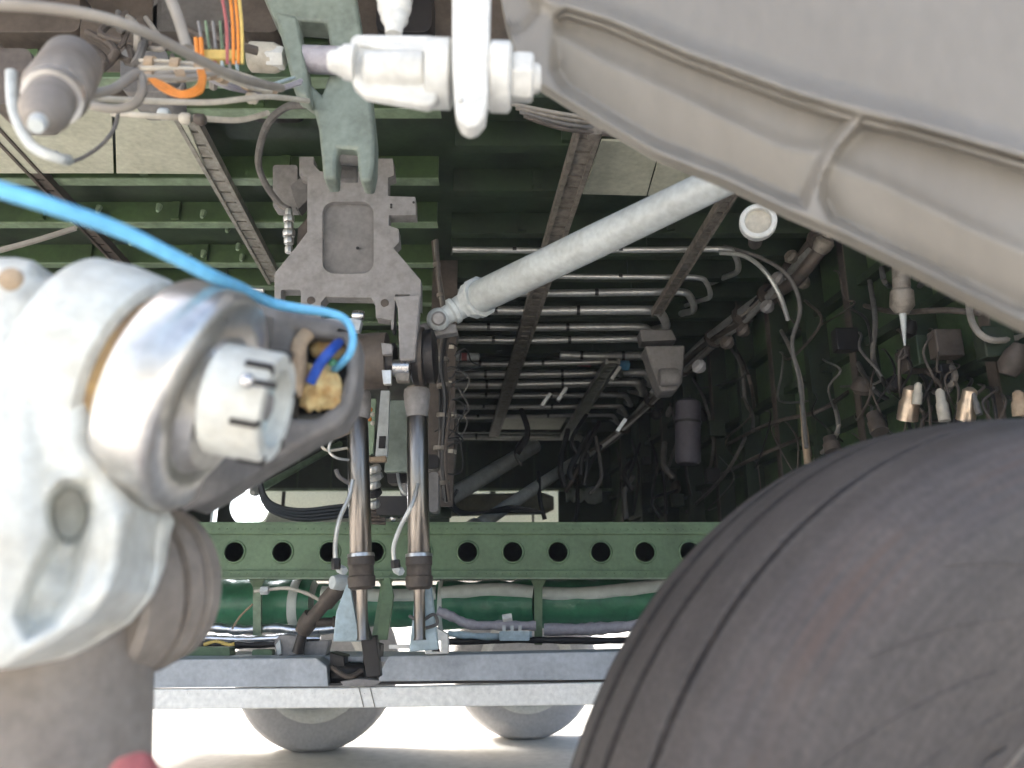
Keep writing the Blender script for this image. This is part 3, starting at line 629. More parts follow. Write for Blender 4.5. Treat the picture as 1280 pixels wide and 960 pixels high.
# ------------------------------------------------------------ cross pipes on the right ceiling
ordn = ['nearest', 'second', 'third', 'fourth', 'fifth', 'sixth', 'seventh', 'eighth', 'ninth', 'tenth', 'eleventh', 'twelfth', 'thirteenth', 'fourteenth']
rows = [(312, 312, 566, 905, .010), (343, 347, 620, 870, .009), (366, 365, 570, 850, .014), (387, 388, 560, 815, .018), (408, 409, 560, 800, .016), (425, 424, 560, 800, .016), (444, 445, 700, 830, .02),
        (455, 453, 556, 760, .013), (468, 466, 556, 800, .02), (481, 478, 556, 790, .022), (494, 494, 556, 775, .015), (509, 508, 556, 770, .013), (521, 519, 556, 760, .012), (545, 547, 556, 720, .02)]
for i, (ya, yb_, xa, xb, r) in enumerate(rows):
    z = ZC - .13 - (.02 if i % 2 else 0)
    t = thing('cross_pipe', '%s of the metal pipes crossing the right ceiling, counted from the top' % ordn[i], 'pipe', CE((xa+xb)/2, ya, z), 'metal pipes crossing the right ceiling')
    A, B_ = CE(xa, ya, z), CE(xb, yb_, z)
    bend = [A, A.lerp(B_, .4) + Vector((0, 0, -.004)), A.lerp(B_, .8), B_, B_ + Vector((.05, .03, -.01)), B_ + Vector((.09, .14, -.03)), B_ + Vector((.10, .4, .05)), B_ + Vector((.10, .7, .14))]
    MB().tube(bend, r*1.2, 12, 6).make('pipe_run', M['pipe'], t)
    for q in (.22, .62):
        pc = A.lerp(B_, q + random.uniform(-.02, .02))
        MB().lathe(pc - Vector((.008, 0, 0)), pc + Vector((.008, 0, 0)), [(0, r*1.35), (1, r*1.35)], 12).make('clamp', M['dark'], t)
MB().lathe(CE(772, 456, ZC-.14), CE(785, 457, ZC-.14), [(0, .03), (1, .03)], 16).make('blue_tape_band', M['blue'], label='blue tape band round a far ceiling pipe', cat='tape')
MB().lathe(CE(722, 453, ZC-.14), CE(738, 454, ZC-.14), [(0, .022), (1, .022)], 16).make('red_tape_band', M['red'], label='dark red tape band round a far ceiling pipe', cat='tape')
t = thing('reservoir', 'small pale cylinder with a red mark beside the vertical wire bundle', 'cylinder', CE(580, 446, ZC-.15))
MB().lathe(CE(567, 446, ZC-.15), CE(600, 446, ZC-.15), [(0, .01), (.05, .022), (.95, .022), (1, .01)], 18).make('body', M['strut'], t)
MB().lathe(CE(577, 446, ZC-.15), CE(584, 446, ZC-.15), [(0, .0225), (1, .0225)], 18).make('mark', M['red'], t)
# grey hopper box
t = thing('grey_hood', 'tapered grey metal hood hanging at the end of the ceiling pipes', 'hood', Q(832, 430, 3.6))
MB().plate([(806, 432), (857, 431), (853, 478), (846, 488), (826, 489), (819, 470)], 3.6, .14).make('housing', M['bracket'], t, bevel=.01)
MB().lathe(Q(824, 472, 3.55), Q(848, 471, 3.55), [(0, .036), (.1, .042), (.9, .042), (1, .036)], 24).make('roller', M['bracket'], t)
MB().plate([(800, 412), (840, 412), (846, 425), (802, 427)], 3.65, .1).make('mount', M['bracketd'], t, bevel=.004)
for i, (x, y) in enumerate(((819, 483), (776, 532), (769, 467), (682, 500), (702, 493))):
    MB().bar(Q(x-5, y+8, 4.0), Q(x+6, y-8, 4.0), .035, .02).make('pipe_clip', M['alu'], label='small bright metal clip %s' % ['at the lower corner of the grey hood', 'lowest, on the far corner bundle', 'at the end of the upper pipes', 'at the top of the short pale rail', 'between pipes left of the grey hood'][i], cat='clip', bevel=.002)

# ------------------------------------------------------------ wire bundles
def bundle(pts, n, r, spread, mats, lab, group=None, ties=True, tie_m='wirew', name='wire_bundle'):
    pts = [Vector(p) for p in pts]
    t = thing(name, lab, 'wire bundle', pts[0], group)
    for k in range(n):
        ang = random.random()*6.28; off = Vector((math.cos(ang), math.sin(ang), math.sin(ang*2))) * spread*random.uniform(.2, 1)
        P = [p + off + Vector([random.uniform(-1, 1)*spread*.45 for _ in range(3)]) for p in pts]
        MB().tube(P, r*random.uniform(.7, 1.4), 6, 5).make('wire', M[random.choice(mats)], t)
    if ties:
        S_ = spline(pts, 3)
        for i in range(1, len(S_)-1, 2):
            d = (S_[i+1]-S_[i-1]).normalized()*.008
            MB().lathe(S_[i]-d, S_[i]+d, [(0, spread*1.15), (1, spread*1.15)], 12).make('tie', M[tie_m], t)
    return t
V = lambda *a: [Q(*p) for p in a]
bundle(V((545, 130, 3.1), (540, 180, 3.1), (548, 230, 3.1), (543, 290, 3.1), (548, 350, 3.12), (556, 400, 3.12)), 6, .006, .014, ['wireg', 'wirebe', 'brown'], 'twisted grey wire bundle hanging behind the bracket plate', tie_m='strap')
bundle(V((556, 400, 3.1), (552, 450, 3.12), (556, 500, 3.12), (551, 560, 3.14), (554, 620, 3.15)), 8, .007, .026, ['wireb', 'wireg', 'brown', 'dark'], 'thick black wire bundle hanging right of the right piston', tie_m='strap')
bundle(V((566, 420, 3.3), (562, 480, 3.3), (565, 540, 3.3), (560, 610, 3.3)), 5, .006, .02, ['wireb', 'brown', 'wireg'], 'thin dark wire bundle beside the black one')
bundle(V((560, 150, 2.9), (574, 190, 2.9), (575, 240, 2.9), (560, 255, 2.9), (548, 258, 2.95)), 2, .003, .006, ['wireg'], 'loose thin wires looping right of the bracket', ties=False)
for k in range(9):
    x = random.uniform(556, 585); y = 430 + k*15 + random.uniform(-5, 5)
    P = V((x-14, y, 3.2), (x, y-random.uniform(2, 10), 3.15), (x+random.uniform(6, 26), y+random.uniform(0, 12), 3.2), (x+random.uniform(-8, 20), y+random.uniform(12, 40), 3.22), (x-14, y+random.uniform(20, 50), 3.2))
    MB().tube(P, .0035, 6, 5).make('loose_wire', M[random.choice(['wireb', 'wireg'])], label='loose dark wire curl beside the vertical bundle', cat='wire', group='dark wire curls beside the vertical bundle')
# corner bundle along wall / ceiling
cb = [CE(x, y, ZC-.14) for x, y in ((1075, 265), (1035, 300), (985, 355), (935, 395), (880, 440), (820, 500), (770, 548), (730, 575))]
cb = [p - Vector((.03, 0, 0)) for p in cb]
bundle(cb, 9, .012, .045, ['wireg', 'brown', 'pipe', 'wirebe', 'dark'], 'thick pipe and wire bundle running along the corner of wall and ceiling', tie_m='brown')
t = thing('corner_pipe', 'fat brown pipe with a flared end at the top of the wall corner', 'pipe', Q(1015, 315, 2.75))
MB().tube(V((1030, 306, 2.75), (1000, 345, 2.85), (978, 362, 3.0)), .025, 16).make('pipe_run', M['brown'], t)
MB().lathe(Q(1034, 298, 2.72), Q(1024, 314, 2.76), [(0, .026), (.2, .036), (.6, .036), (1, .028)], 20).make('flare', M['strap'], t)
for fi_, (x, y) in enumerate(((985, 318), (968, 345), (1000, 350), (955, 380), (925, 410), (905, 425), (870, 455))):
    MB().lathe(Q(x, y, 2.95), Q(x+9, y+7, 2.97), [(0, .02), (.3, .03), (.7, .026), (1, .015)], 10).make('corner_fitting', M[random.choice(['strap', 'brown', 'bracket'])], label='grimy pipe fitting on the corner bundle, %s counting down from the fat brown pipe' % ordn[fi_].replace('nearest', 'first'), cat='fitting', group='grimy fittings along the corner bundle')
hose('curved_pipe', [(900, 316, 2.9), (930, 320, 2.85), (955, 338, 2.8), (975, 370, 2.8), (985, 400, 2.85)], .009, M['pipe'], 'shiny thin pipe curving down from the ceiling under the white cap', 'pipe')
hose('curved_pipe', [(905, 308, 2.95), (950, 322, 2.85), (985, 345, 2.8), (1000, 385, 2.8), (990, 430, 2.85), (1000, 480, 2.85), (1008, 560, 2.8)], .008, M['wireg'], 'long grey pipe arching over and down the wall toward the tyre', 'pipe')
for i, (L_, m_) in enumerate([
    ([(905, 425), (925, 455), (930, 500), (942, 520), (940, 545)], 'wireg'), ([(915, 430), (935, 470), (945, 520)], 'brown'), ([(975, 410), (990, 440), (1003, 480), (1005, 530), (1015, 570)], 'wirebe'),
    ([(865, 470), (880, 500), (890, 560), (878, 620)], 'wireg'), ([(850, 500), (860, 540), (856, 590), (868, 640)], 'brown'), ([(835, 500), (845, 545), (835, 590), (850, 630)], 'wireg'),
    ([(810, 540), (822, 580), (815, 620), (830, 645)], 'wireg'), ([(790, 550), (800, 590), (792, 640)], 'brown'), ([(770, 560), (778, 600), (770, 645)], 'wireg'), ([(1085, 340), (1095, 400), (1092, 450), (1112, 490)], 'wireg'),
    ([(1210, 350), (1215, 400), (1240, 425), (1285, 420)], 'wirebe'), ([(1150, 330), (1158, 345), (1150, 360)], 'wireg'), ([(1100, 330), (1104, 350), (1112, 358)], 'wireg'), ([(1182, 440), (1195, 470), (1180, 488), (1165, 490)], 'strap'),
    ([(1040, 500), (1045, 540), (1020, 575)], 'wirebe'), ([(1060, 430), (1085, 480), (1110, 500)], 'wireg'), ([(900, 560), (960, 530), (1020, 515), (1060, 490)], 'brown'), ([(890, 600), (950, 570), (1010, 545)], 'brown'),
    ([(1075, 380), (1120, 390), (1190, 388), (1285, 400)], 'brown'), ([(860, 640), (900, 600), (925, 560), (935, 540)], 'wireg')]):
    P = [WA(x + random.uniform(-2, 2), y, 0 if (x, y) in (L_[0], L_[-1]) else .13 + .03*(i % 3)) for x, y in L_]
    MB().tube(P, .009, 8, 6).make('wall_pipe', M[m_], label=[
'grey wall pipe dropping from the corner bundle just right of the grey hood', 'short brown wall pipe beside the grey pipe right of the grey hood', 'beige wall pipe running down from below the white cap to the tyre shoulder',
'grey wall pipe curving down beside the upright canister', 'brown wall pipe behind the upright canister', 'grey wall pipe left of the upright canister', 'leftmost low grey wall pipe near the holed beam',
'brown wall pipe near the right end of the holed beam', 'grey wall pipe in the deepest part of the wall corner', 'grey wall pipe left of the drain pipe with the pale nozzle', 'beige wall pipe bending to the right edge under the casting',
'short curved pipe right of the top of the drain pipe', 'short curved pipe left of the top of the drain pipe', 'hook shaped pipe above the cream rod by the tyre', 'beige pipe ending behind the tyre shoulder', 'slanting grey pipe above the brown stubs by the tyre',
'upper of two long brown pipes slanting low across the wall', 'lower of two long brown pipes slanting low across the wall', 'nearly level brown pipe behind the drain pipe nozzle', 'grey pipe climbing from the end of the holed beam'][i], cat='pipe', group='thin grimy pipes on the right wall')
for i in range(26):
    x, y = random.uniform(800, 900), random.uniform(500, 648)
    if i > 14: x, y = random.uniform(1030, 1270), random.uniform(420, 515)
    c = WA(x, y, .12); s_ = random.uniform(.02, .045)
    kind_ = random.random()
    if kind_ < .5: MB().lathe(c, c + Vector((random.uniform(-.04, .04), -.03, random.uniform(.03, .08))), [(0, s_*.6), (.3, s_), (.7, s_*.8), (1, s_*.4)], 12).make('wall_valve', M[random.choice(['brown', 'dark', 'bracketd'])], label='one of the grimy valves crowding the dark right wall', cat='valve', group='grimy valves on the right wall')
    else: MB().box(c - Vector((s_, .02, s_*1.2)), c + Vector((s_, .03, s_*.9))).make('wall_box', M[random.choice(['brown', 'shade_green', 'dark'])], label='one of the small dark boxes crowding the right wall', cat='box', group='small dark boxes on the right wall', bevel=.004)
for k in range(46):
    x, y = random.uniform(880, 1275), 0
    y = random.uniform(max(330, .62*x - 330 + 20), max(380, 640 - (x-860)*.35))
    P = [WA(x - 6, y - 4, .0), WA(x, y, .14), WA(x + random.uniform(-18, 18), y + random.uniform(10, 30), .2), WA(x + random.uniform(-25, 25), y + random.uniform(30, 70), .17), WA(x + random.uniform(-40, 40), y + random.uniform(50, 90), .0)]
    MB().tube(P, random.uniform(.0025, .006), 6, 5).make('wall_wire', M[random.choice(['wireg', 'brown', 'brown', 'dark', 'brown'])], label='one of the fine loose wires tangled over the dark right wall', cat='wire', group='fine loose wires on the right wall')
t = thing('purple_canister', 'upright dull purple grey canister in the dark corner beside the wall', 'canister', Q(858, 580, 3.7))
MB().lathe(Q(860, 580, 3.7), Q(860, 500, 3.7), [(0, .05), (.05, .06), (.95, .06), (1, .04)], 24).make('body', M['purple'], t)
MB().lathe(Q(860, 530, 3.7), Q(860, 527, 3.7), [(0, .064), (1, .064)], 24).make('strap', M['dark'], t)
# hanging pipe with pale drip and bright fittings near the tyre
t = thing('drain_pipe', 'stubby drain pipe with a pale tapering nozzle hanging under the casting', 'pipe', WA(1128, 430, .2))
MB().lathe(WA(1126, 330, .2), WA(1128, 392, .2), [(0, .026), (.5, .026), (.55, .034), (.85, .036), (1, .02)], 20).make('pipe_body', M['strap'], t)
MB().lathe(WA(1128, 385, .2), WA(1131, 432, .2), [(0, .012), (.5, .008), (1, .003)], 12).make('nozzle', M['strut'], t)
for i, (x0_, y0_, x1_, y1_, r, m_) in enumerate([(1134, 525, 1140, 482, .030, 'brass'), (1146, 505, 1148, 478, .014, 'wirew'), (1181, 526, 1174, 486, .016, 'wirew'), (1207, 525, 1213, 484, .024, 'brass'), (1224, 518, 1216, 490, .008, 'wireg'), (1275, 520, 1272, 488, .016, 'tan'), (1010, 580, 1002, 500, .014, 'tan'), (1042, 565, 1036, 545, .03, 'brown'), (1100, 540, 1090, 515, .028, 'brown')]):
    MB().lathe(WA(x0_, y0_, .22), WA(x1_, y1_, .22), [(0, r), (.5, r), (.6, r*.8), (.9, r*.75), (1, r*.3)], 16).make('upright_fitting', M[m_], label=['fat brownish fitting standing above the tyre, left of the bright row', 'slim ivory pin beside the fat brownish fitting above the tyre', 'bright cream rod standing above the top of the tyre', 'brownish fitting right of the cream rod above the tyre', 'thin grey pin right of the fittings above the tyre', 'tan fitting at the right picture edge above the tyre', 'tall tan pipe stub behind the left shoulder of the tyre', 'brown stub just behind the tyre shoulder', 'brown stub left of the fat brownish fitting'][i], cat='fitting')

# ------------------------------------------------------------ left ceiling: pipes, top-left clutter
hose('ceiling_pipe', [(-20, 318, 2.2), (40, 302, 2.25), (95, 285, 2.3)], .009, M['wirebe'], 'thin beige pipe above the blue hose at the left edge', 'pipe')
hose('ceiling_pipe', [(60, 358, 2.3), (150, 358, 2.35), (250, 361, 2.4), (330, 363, 2.4)], .008, M['pipe'], 'long metal pipe crossing behind the top of the white casting', 'pipe')
for k in range(14):
    x = random.uniform(120, 330); y = random.choice([262, 285, 300, 318])+random.uniform(-6, 6)
    c = CE(x, y, ZC-.06)
    MB().lathe(c, c - Vector((0, .01, .03)), [(0, .012), (.6, .010), (1, .006)], 8).make('frame_bolt', M['lip'], label='one of the small pale bolts on the left ceiling frames', cat='bolt', group='small pale bolts on the left ceiling frames')
t = thing('round_actuator', 'blurred grey cylindrical actuator with a domed end in the top left corner', 'actuator', Q(60, 165, .95))
ax0, ax1 = Q(92, 78, 1.05), Q(48, 152, .85)
MB().lathe(ax0, ax1, [(0, .034), (.04, .042), (.55, .042), (.6, .034), (.63, .030), (.85, .030), (.97, .020), (1, .012)], 32).make('body', M['castd'], t)
MB().lathe(ax0.lerp(ax1, .58), ax0.lerp(ax1, .66), [(0, .037), (1, .037)], 32).make('ring', M['alu'], t)
MB().lathe(ax1, ax1 + (ax1-ax0)*.06, [(0, .011), (1, .009)], 12).make('end_stub', M['strut'], t)
MB().tube(V((14, 90, .95), (18, 140, .95), (40, 182, .95), (75, 198, .95), (85, 200, 1.0)), .0075, 14).make('bracket_tube', M['strut'], t)
hose('beige_hose', [(-40, 5, .9), (40, 8, .92), (120, 20, .95), (180, 40, 1.0), (250, 75, 1.1), (300, 98, 1.2), (352, 110, 1.4)], .008, M['wirebe'], 'thick beige hose sweeping across the top left corner', 'hose', n=14)
hose('beige_hose', [(205, -20, 1.1), (222, 20, 1.1), (234, 60, 1.1)], .009, M['wirebe'], 'beige hose dropping from the top edge to the orange wires', 'hose', n=14)
hose('beige_hose', [(80, 120, 1.2), (130, 135, 1.2), (165, 132, 1.2), (178, 112, 1.2), (172, 92, 1.2), (140, 112, 1.15), (100, 118, 1.1)], .008, M['wirebe'], 'beige hose loop under the wires in the top left', 'hose', n=12)
hose('ivory_wire', [(90, 122, 1.2), (180, 126, 1.3), (260, 128, 1.35), (310, 123, 1.4), (340, 121, 1.45), (385, 126, 1.6)], .006, M['wirew'], 'long ivory wire across the cream panel edge', 'wire')
hose('ivory_wire', [(140, 142, 1.4), (190, 145, 1.4), (250, 148, 1.45), (300, 150, 1.5), (335, 141, 1.55)], .006, M['wirew'], 'lower ivory wire crossing the head of the silvery rail', 'wire')
hose('thin_black_wire', [(148, 140, 1.3), (142, 162, 1.3), (122, 185, 1.28), (90, 202, 1.25), (70, 190, 1.2)], .0035, M['wireg'], 'thin dark wire drooping across the cream panel', 'wire')
for k, (x, y) in enumerate(((205, 142), (232, 148), (250, 149), (315, 122))):
    MB().lathe(Q(x-7, y, 1.42), Q(x+7, y+1, 1.42), [(0, .008), (.2, .012), (.8, .012), (1, .008)], 12).make('wire_ferrule', M[['strut', 'wirew', 'brown', 'wirew'][k]], label=['pale ferrule left on the lower ivory wire', 'ivory ferrule at the head of the silvery rail', 'brown ferrule at the head of the silvery rail', 'ivory knot on the upper ivory wire'][k], cat='ferrule')
bundle(V((178, 80, 1.3), (220, 82, 1.3), (262, 90, 1.32), (310, 104, 1.4), (345, 116, 1.5)), 6, .004, .013, ['wirew', 'wirebe', 'wirew'], 'bundle of ivory wires in the top left clutter', tie_m='tan')
bundle(V((175, 98, 1.25), (225, 95, 1.25), (275, 92, 1.3)), 5, .004, .010, ['wirew', 'wirebe', 'lilac'], 'second bundle of ivory wires under the first', tie_m='tan')
bundle(V((258, 100, 1.4), (290, 112, 1.42), (330, 118, 1.5), (372, 105, 1.6)), 4, .0035, .012, ['pblue', 'lilac', 'wirew'], 'pale blue wires sagging toward the sage arm', ties=False)
for k in range(3):
    o = k*3
    hose('orange_wire', [(187+o, 99, 1.2), (202+o, 112-o, 1.19), (226, 121-o, 1.18), (250-o, 116-o, 1.18), (256-o, 100, 1.19), (254-o, 88, 1.2)], .0028, M['orange'], 'one of the orange wires curving in a loop under the ivory bundle', 'wire', group='orange wires curving in a loop')
for k, (x, m_) in enumerate(((292, 'orange'), (298, 'orange'), (303, 'yellow'), (284, 'red'))):
    hose('hanging_wire', [(x-6 if k != 3 else 274, -20, 1.3), (x-1, 30, 1.3), (x, 80, 1.32)], .0032, M[m_], ['left orange wire hanging from the top edge', 'middle orange wire hanging from the top edge', 'yellow wire hanging from the top edge', 'dull red wire hanging from the top edge'][k], 'wire')
t = thing('terminal_strip', 'yellow terminal strip with grey pins in the top left clutter', 'terminal strip', Q(272, 70, 1.35))
MB().plate(rrect(254, 62, 296, 73, 2), 1.35, .02).make('strip', M['yellow'], t, bevel=.002)
for k in range(5): MB().lathe(Q(254+k*8, 62, 1.36), Q(248+k*9, 27, 1.38), [(0, .0035), (1, .003)], 8).make('pin', M['lip'] if k % 2 else M['bracket'], t)
for k in range(6): MB().lathe(Q(250+k*9, 73, 1.36), Q(252+k*9, 88, 1.36), [(0, .0045), (1, .003)], 8).make('lower_pin', M[['orange', 'bracket', 'red', 'pblue', 'bracket', 'pblue'][k]], t)
for k in range(2): MB().lathe(Q(245+k*6, 48, 1.34), Q(247+k*6, 72, 1.34), [(0, .0045), (1, .0045)], 8).make('orange_lug', M['orange'], t)
# dark mass above
for i, (x, y, w, h, m_, Y) in enumerate(((100, 20, 90, 70, 'brown', 1.9), (190, -20, 120, 60, 'bracketd', 2.0), (-20, -20, 120, 60, 'brown', 1.9), (300, -20, 50, 60, 'brown', 1.9), (300, 95, 70, 30, 'dark', 2.1), (-20, 60, 60, 70, 'brown', 1.5), (470, -30, 70, 70, 'dark', 1.9), (150, 60, 60, 55, 'bracketd', 1.7))):
    MB().plate(rrect(x, y, x+w, y+h, 12), Y, .12).make('equipment_box', M[m_], label=['brown equipment box behind the beige hose in the top left', 'grey equipment box behind the hanging orange wires', 'brown equipment box in the very top left corner', 'brown box left of the top of the sage arm', 'black box below the big off-white nut', 'brown box behind the round actuator', 'black box behind the white ball joint', 'grey box behind the ivory wires'][i], cat='box', bevel=.012)
for i in range(14):
    x, y = random.uniform(90, 330), random.uniform(0, 70)
    hose('clutter_hose', [(x, y, 1.6), (x+random.uniform(-40, 40), y+random.uniform(10, 40), 1.55), (x+random.uniform(-60, 60), y+random.uniform(20, 60), 1.6)], random.uniform(.005, .011), M[random.choice(['wireg', 'wirebe', 'brown'])], 'one of the grimy hoses tangled in the top left clutter', 'hose', group='grimy hoses tangled in the top left')
# wires right of the nut at top
for k in range(4):
    hose('top_wire', [(640+k*5, 130+k*5, 1.9), (700, 142+k*6, 1.9), (760, 150+k*6, 1.95), (850, 160+k*5, 2.0)], .006, M[['wirebe', 'strap', 'wireg', 'brown'][k]], ['beige', 'brownish', 'grey', 'dark brown'][k] + ' pipe running right from under the white nut', 'pipe')
for k in range(5):
    hose('top_wire', [(660, 78+k*7, 1.6), (700, 92+k*7, 1.6), (740, 118+k*5, 1.65), (790, 132+k*5, 1.8)], .006, M[['wirebe', 'dark', 'wirebe', 'wireg', 'dark'][k]], 'pipe between the white nut and the big casting', 'pipe', group='pipes between the white nut and the big casting')
t = thing('pipe_clamp', 'small brown clamp holding the pipes at the head of the brown rail', 'clamp', Q(742, 150, 1.9))
MB().plate(rrect(735, 134, 752, 168, 3), 1.93, .03).make('body', M['strap'], t, bevel=.003)
MB().hexa(Q(740, 138, 1.9), Q(740, 138, 1.93), .008).make('screw', M['yellow'], t)

# ------------------------------------------------------------ behind the beam: struts, hoses, lamp, white duct
def strutbar(a, b, r, m, lab):
    t = thing('brace_tube', lab, 'brace', a)
    MB().lathe(a, b, [(0, r), (1, r)], 16).make('tube', M[m], t)
    d = (b-a).normalized()
    MB().lathe(a - d*.02, a + d*.05, [(0, r*.8), (.2, r*1.35), (.8, r*1.35), (1, r)], 12).make('end_ferrule', M['pipe'], t)
strutbar(Q(318, 615, 3.4), Q(425, 555, 4.2), .016, 'lip', 'thin pale green brace rising left of the left piston')
strutbar(Q(545, 632, 3.9), Q(668, 558, 5.2), .045, 'strut', 'upper of the two metallic braces behind the right end of the beam')
strutbar(Q(590, 662, 3.6), Q(732, 568, 5.0), .032, 'strut', 'lower of the two metallic braces behind the right end of the beam')
for k in range(4):
    o = k*3.2
    hose('black_hose', [(325, 596+o, 3.4), (330, 618+o, 3.4), (345, 632+o, 3.4), (380, 638+o*1.2, 3.4), (440, 632+o*1.3, 3.4), (500, 636+o, 3.5)], .010, M['wireb'], ['topmost','second highest','third','lowest'][k] + ' of the four parallel black hoses curving beside the bright lamp', 'hose', group='parallel black hoses beside the lamp')
for k in range(3):
    hose('black_hose', [(572-k*8, 612, 3.6), (566-k*5, 625, 3.6), (574, 638+k*2, 3.6), (600, 641, 3.6), (640, 633+k*3, 3.7), (680, 641, 3.7)], .007, M['wireb'], 'one of the thin black hoses curling right of the right piston', 'hose', group='thin black hoses right of the pistons')
t = thing('white_duct', 'overexposed cream duct lying far behind the beam', 'duct', Q(620, 640, 6.2))
MB().lathe(Q(552, 632, 6.2), Q(692, 629, 6.2), [(0, .06), (.05, .085), (.9, .085), (.95, .07), (1, .05)], 24).make('body', M['cream'], t)
MB().lathe(Q(708, 620, 6.2), Q(752, 619, 6.2), [(0, .05), (.1, .03), (.2, .055), (.3, .03), (.4, .055), (.5, .03), (.6, .06), (.8, .07), (1, .05)], 20).make('bellows', M['wrap'], t)
t = thing('cream_rail', 'long cream horizontal rail behind the black hoses', 'rail', Q(430, 650, 4.6))
MB().plate([(338, 640), (540, 640), (540, 652), (330, 654)], 4.6, .03).make('rail', M['cream'], t, bevel=.003)
for i in range(18):
    x, y = random.uniform(640, 860), random.uniform(560, 652)
    P = [Q(x, y, 4.2), Q(x+random.uniform(-15, 15), y-random.uniform(15, 35), 4.2), Q(x+random.uniform(-12, 25), y-random.uniform(35, 80), 4.3)]
    MB().tube(P, random.uniform(.008, .018), 8, 5).make('far_pipe', M[random.choice(['dark', 'brown', 'wireg', 'wireb'])], label='one of the dark pipes tangled in the far right corner of the bay', cat='pipe', group='dark pipes in the far corner')
t = thing('work_lamp', 'glaring round work lamp shining behind the left end of the beam', 'lamp', Q(312, 650, 3.5))
em = bpy.data.materials.new('lamp_glow'); em.use_nodes = True; bsdf = em.node_tree.nodes['Principled BSDF']
bsdf.inputs['Emission Color'].default_value = (.93, .95, 1, 1); bsdf.inputs['Emission Strength'].default_value = 14; bsdf.inputs['Base Color'].default_value = (1, 1, 1, 1)
MB().sphere(Q(312, 632, 3.5), .046, 24, (1.05, .5, 1)).make('bulb_glass', em, t)
MB().sphere(Q(307, 610, 3.52), .016, 16).make('upper_bulb', em, t)
MB().lathe(Q(312, 634, 3.53), Q(312, 634, 3.62), [(0, .082), (1, .04)], 28).make('reflector', M['strut'], t)
MB().box(Q(262, 655, 3.45), Q(278, 580, 3.5)).make('lamp_post', M['strut'], label='blurred pale post behind the gear left of the lamp', cat='post')

# ------------------------------------------------------------ two far tyres outside
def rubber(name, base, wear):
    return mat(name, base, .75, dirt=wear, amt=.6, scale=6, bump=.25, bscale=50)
rub2 = rubber('glare_paled_rubber', (.40, .395, .405), (.46, .45, .45))  # rubber paled so its colour carries the lens glare
def wheel(cx, cy_contact, dist, D, lab, ang=0):
    p = Q(cx, cy_contact, dist); p.z = 0
    t = thing('landing_wheel', lab, 'wheel', p, 'landing wheels standing outside')
    Rw = D/2; hc = Rw*.975; w = D*.30; n = 48
    ax = Vector((math.sin(ang), -math.cos(ang), 0)); c = Vector((p.x, dist, hc))
    A_, B_ = c - ax*w/2, c + ax*w/2
    prof = [(.06, Rw*.56), (.0, Rw*.66), (-.03, Rw*.8), (.04, Rw*.93), (.18, Rw*.985), (.5, Rw), (.82, Rw*.985), (.96, Rw*.93), (1.03, Rw*.8), (1.0, Rw*.66), (.94, Rw*.56)]
    m = MB().lathe(A_, B_, prof, n)
    for v_ in m.v: v_.z = max(v_.z, .002)
    m.make('tyre', rub2, t)
    MB().lathe(A_, B_, [(.1, Rw*.5), (.1, Rw*.57), (.93, Rw*.64), (1.04, Rw*.64), (1.04, Rw*.57), (.97, Rw*.50), (.80, Rw*.46), (.76, Rw*.2), (.9, Rw*.16), (.95, Rw*.1)], n).make('rim', M['white'], t)
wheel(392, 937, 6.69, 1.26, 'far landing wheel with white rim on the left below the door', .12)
wheel(655, 922, 7.28, 1.24, 'far landing wheel with white rim on the right below the door', .12)

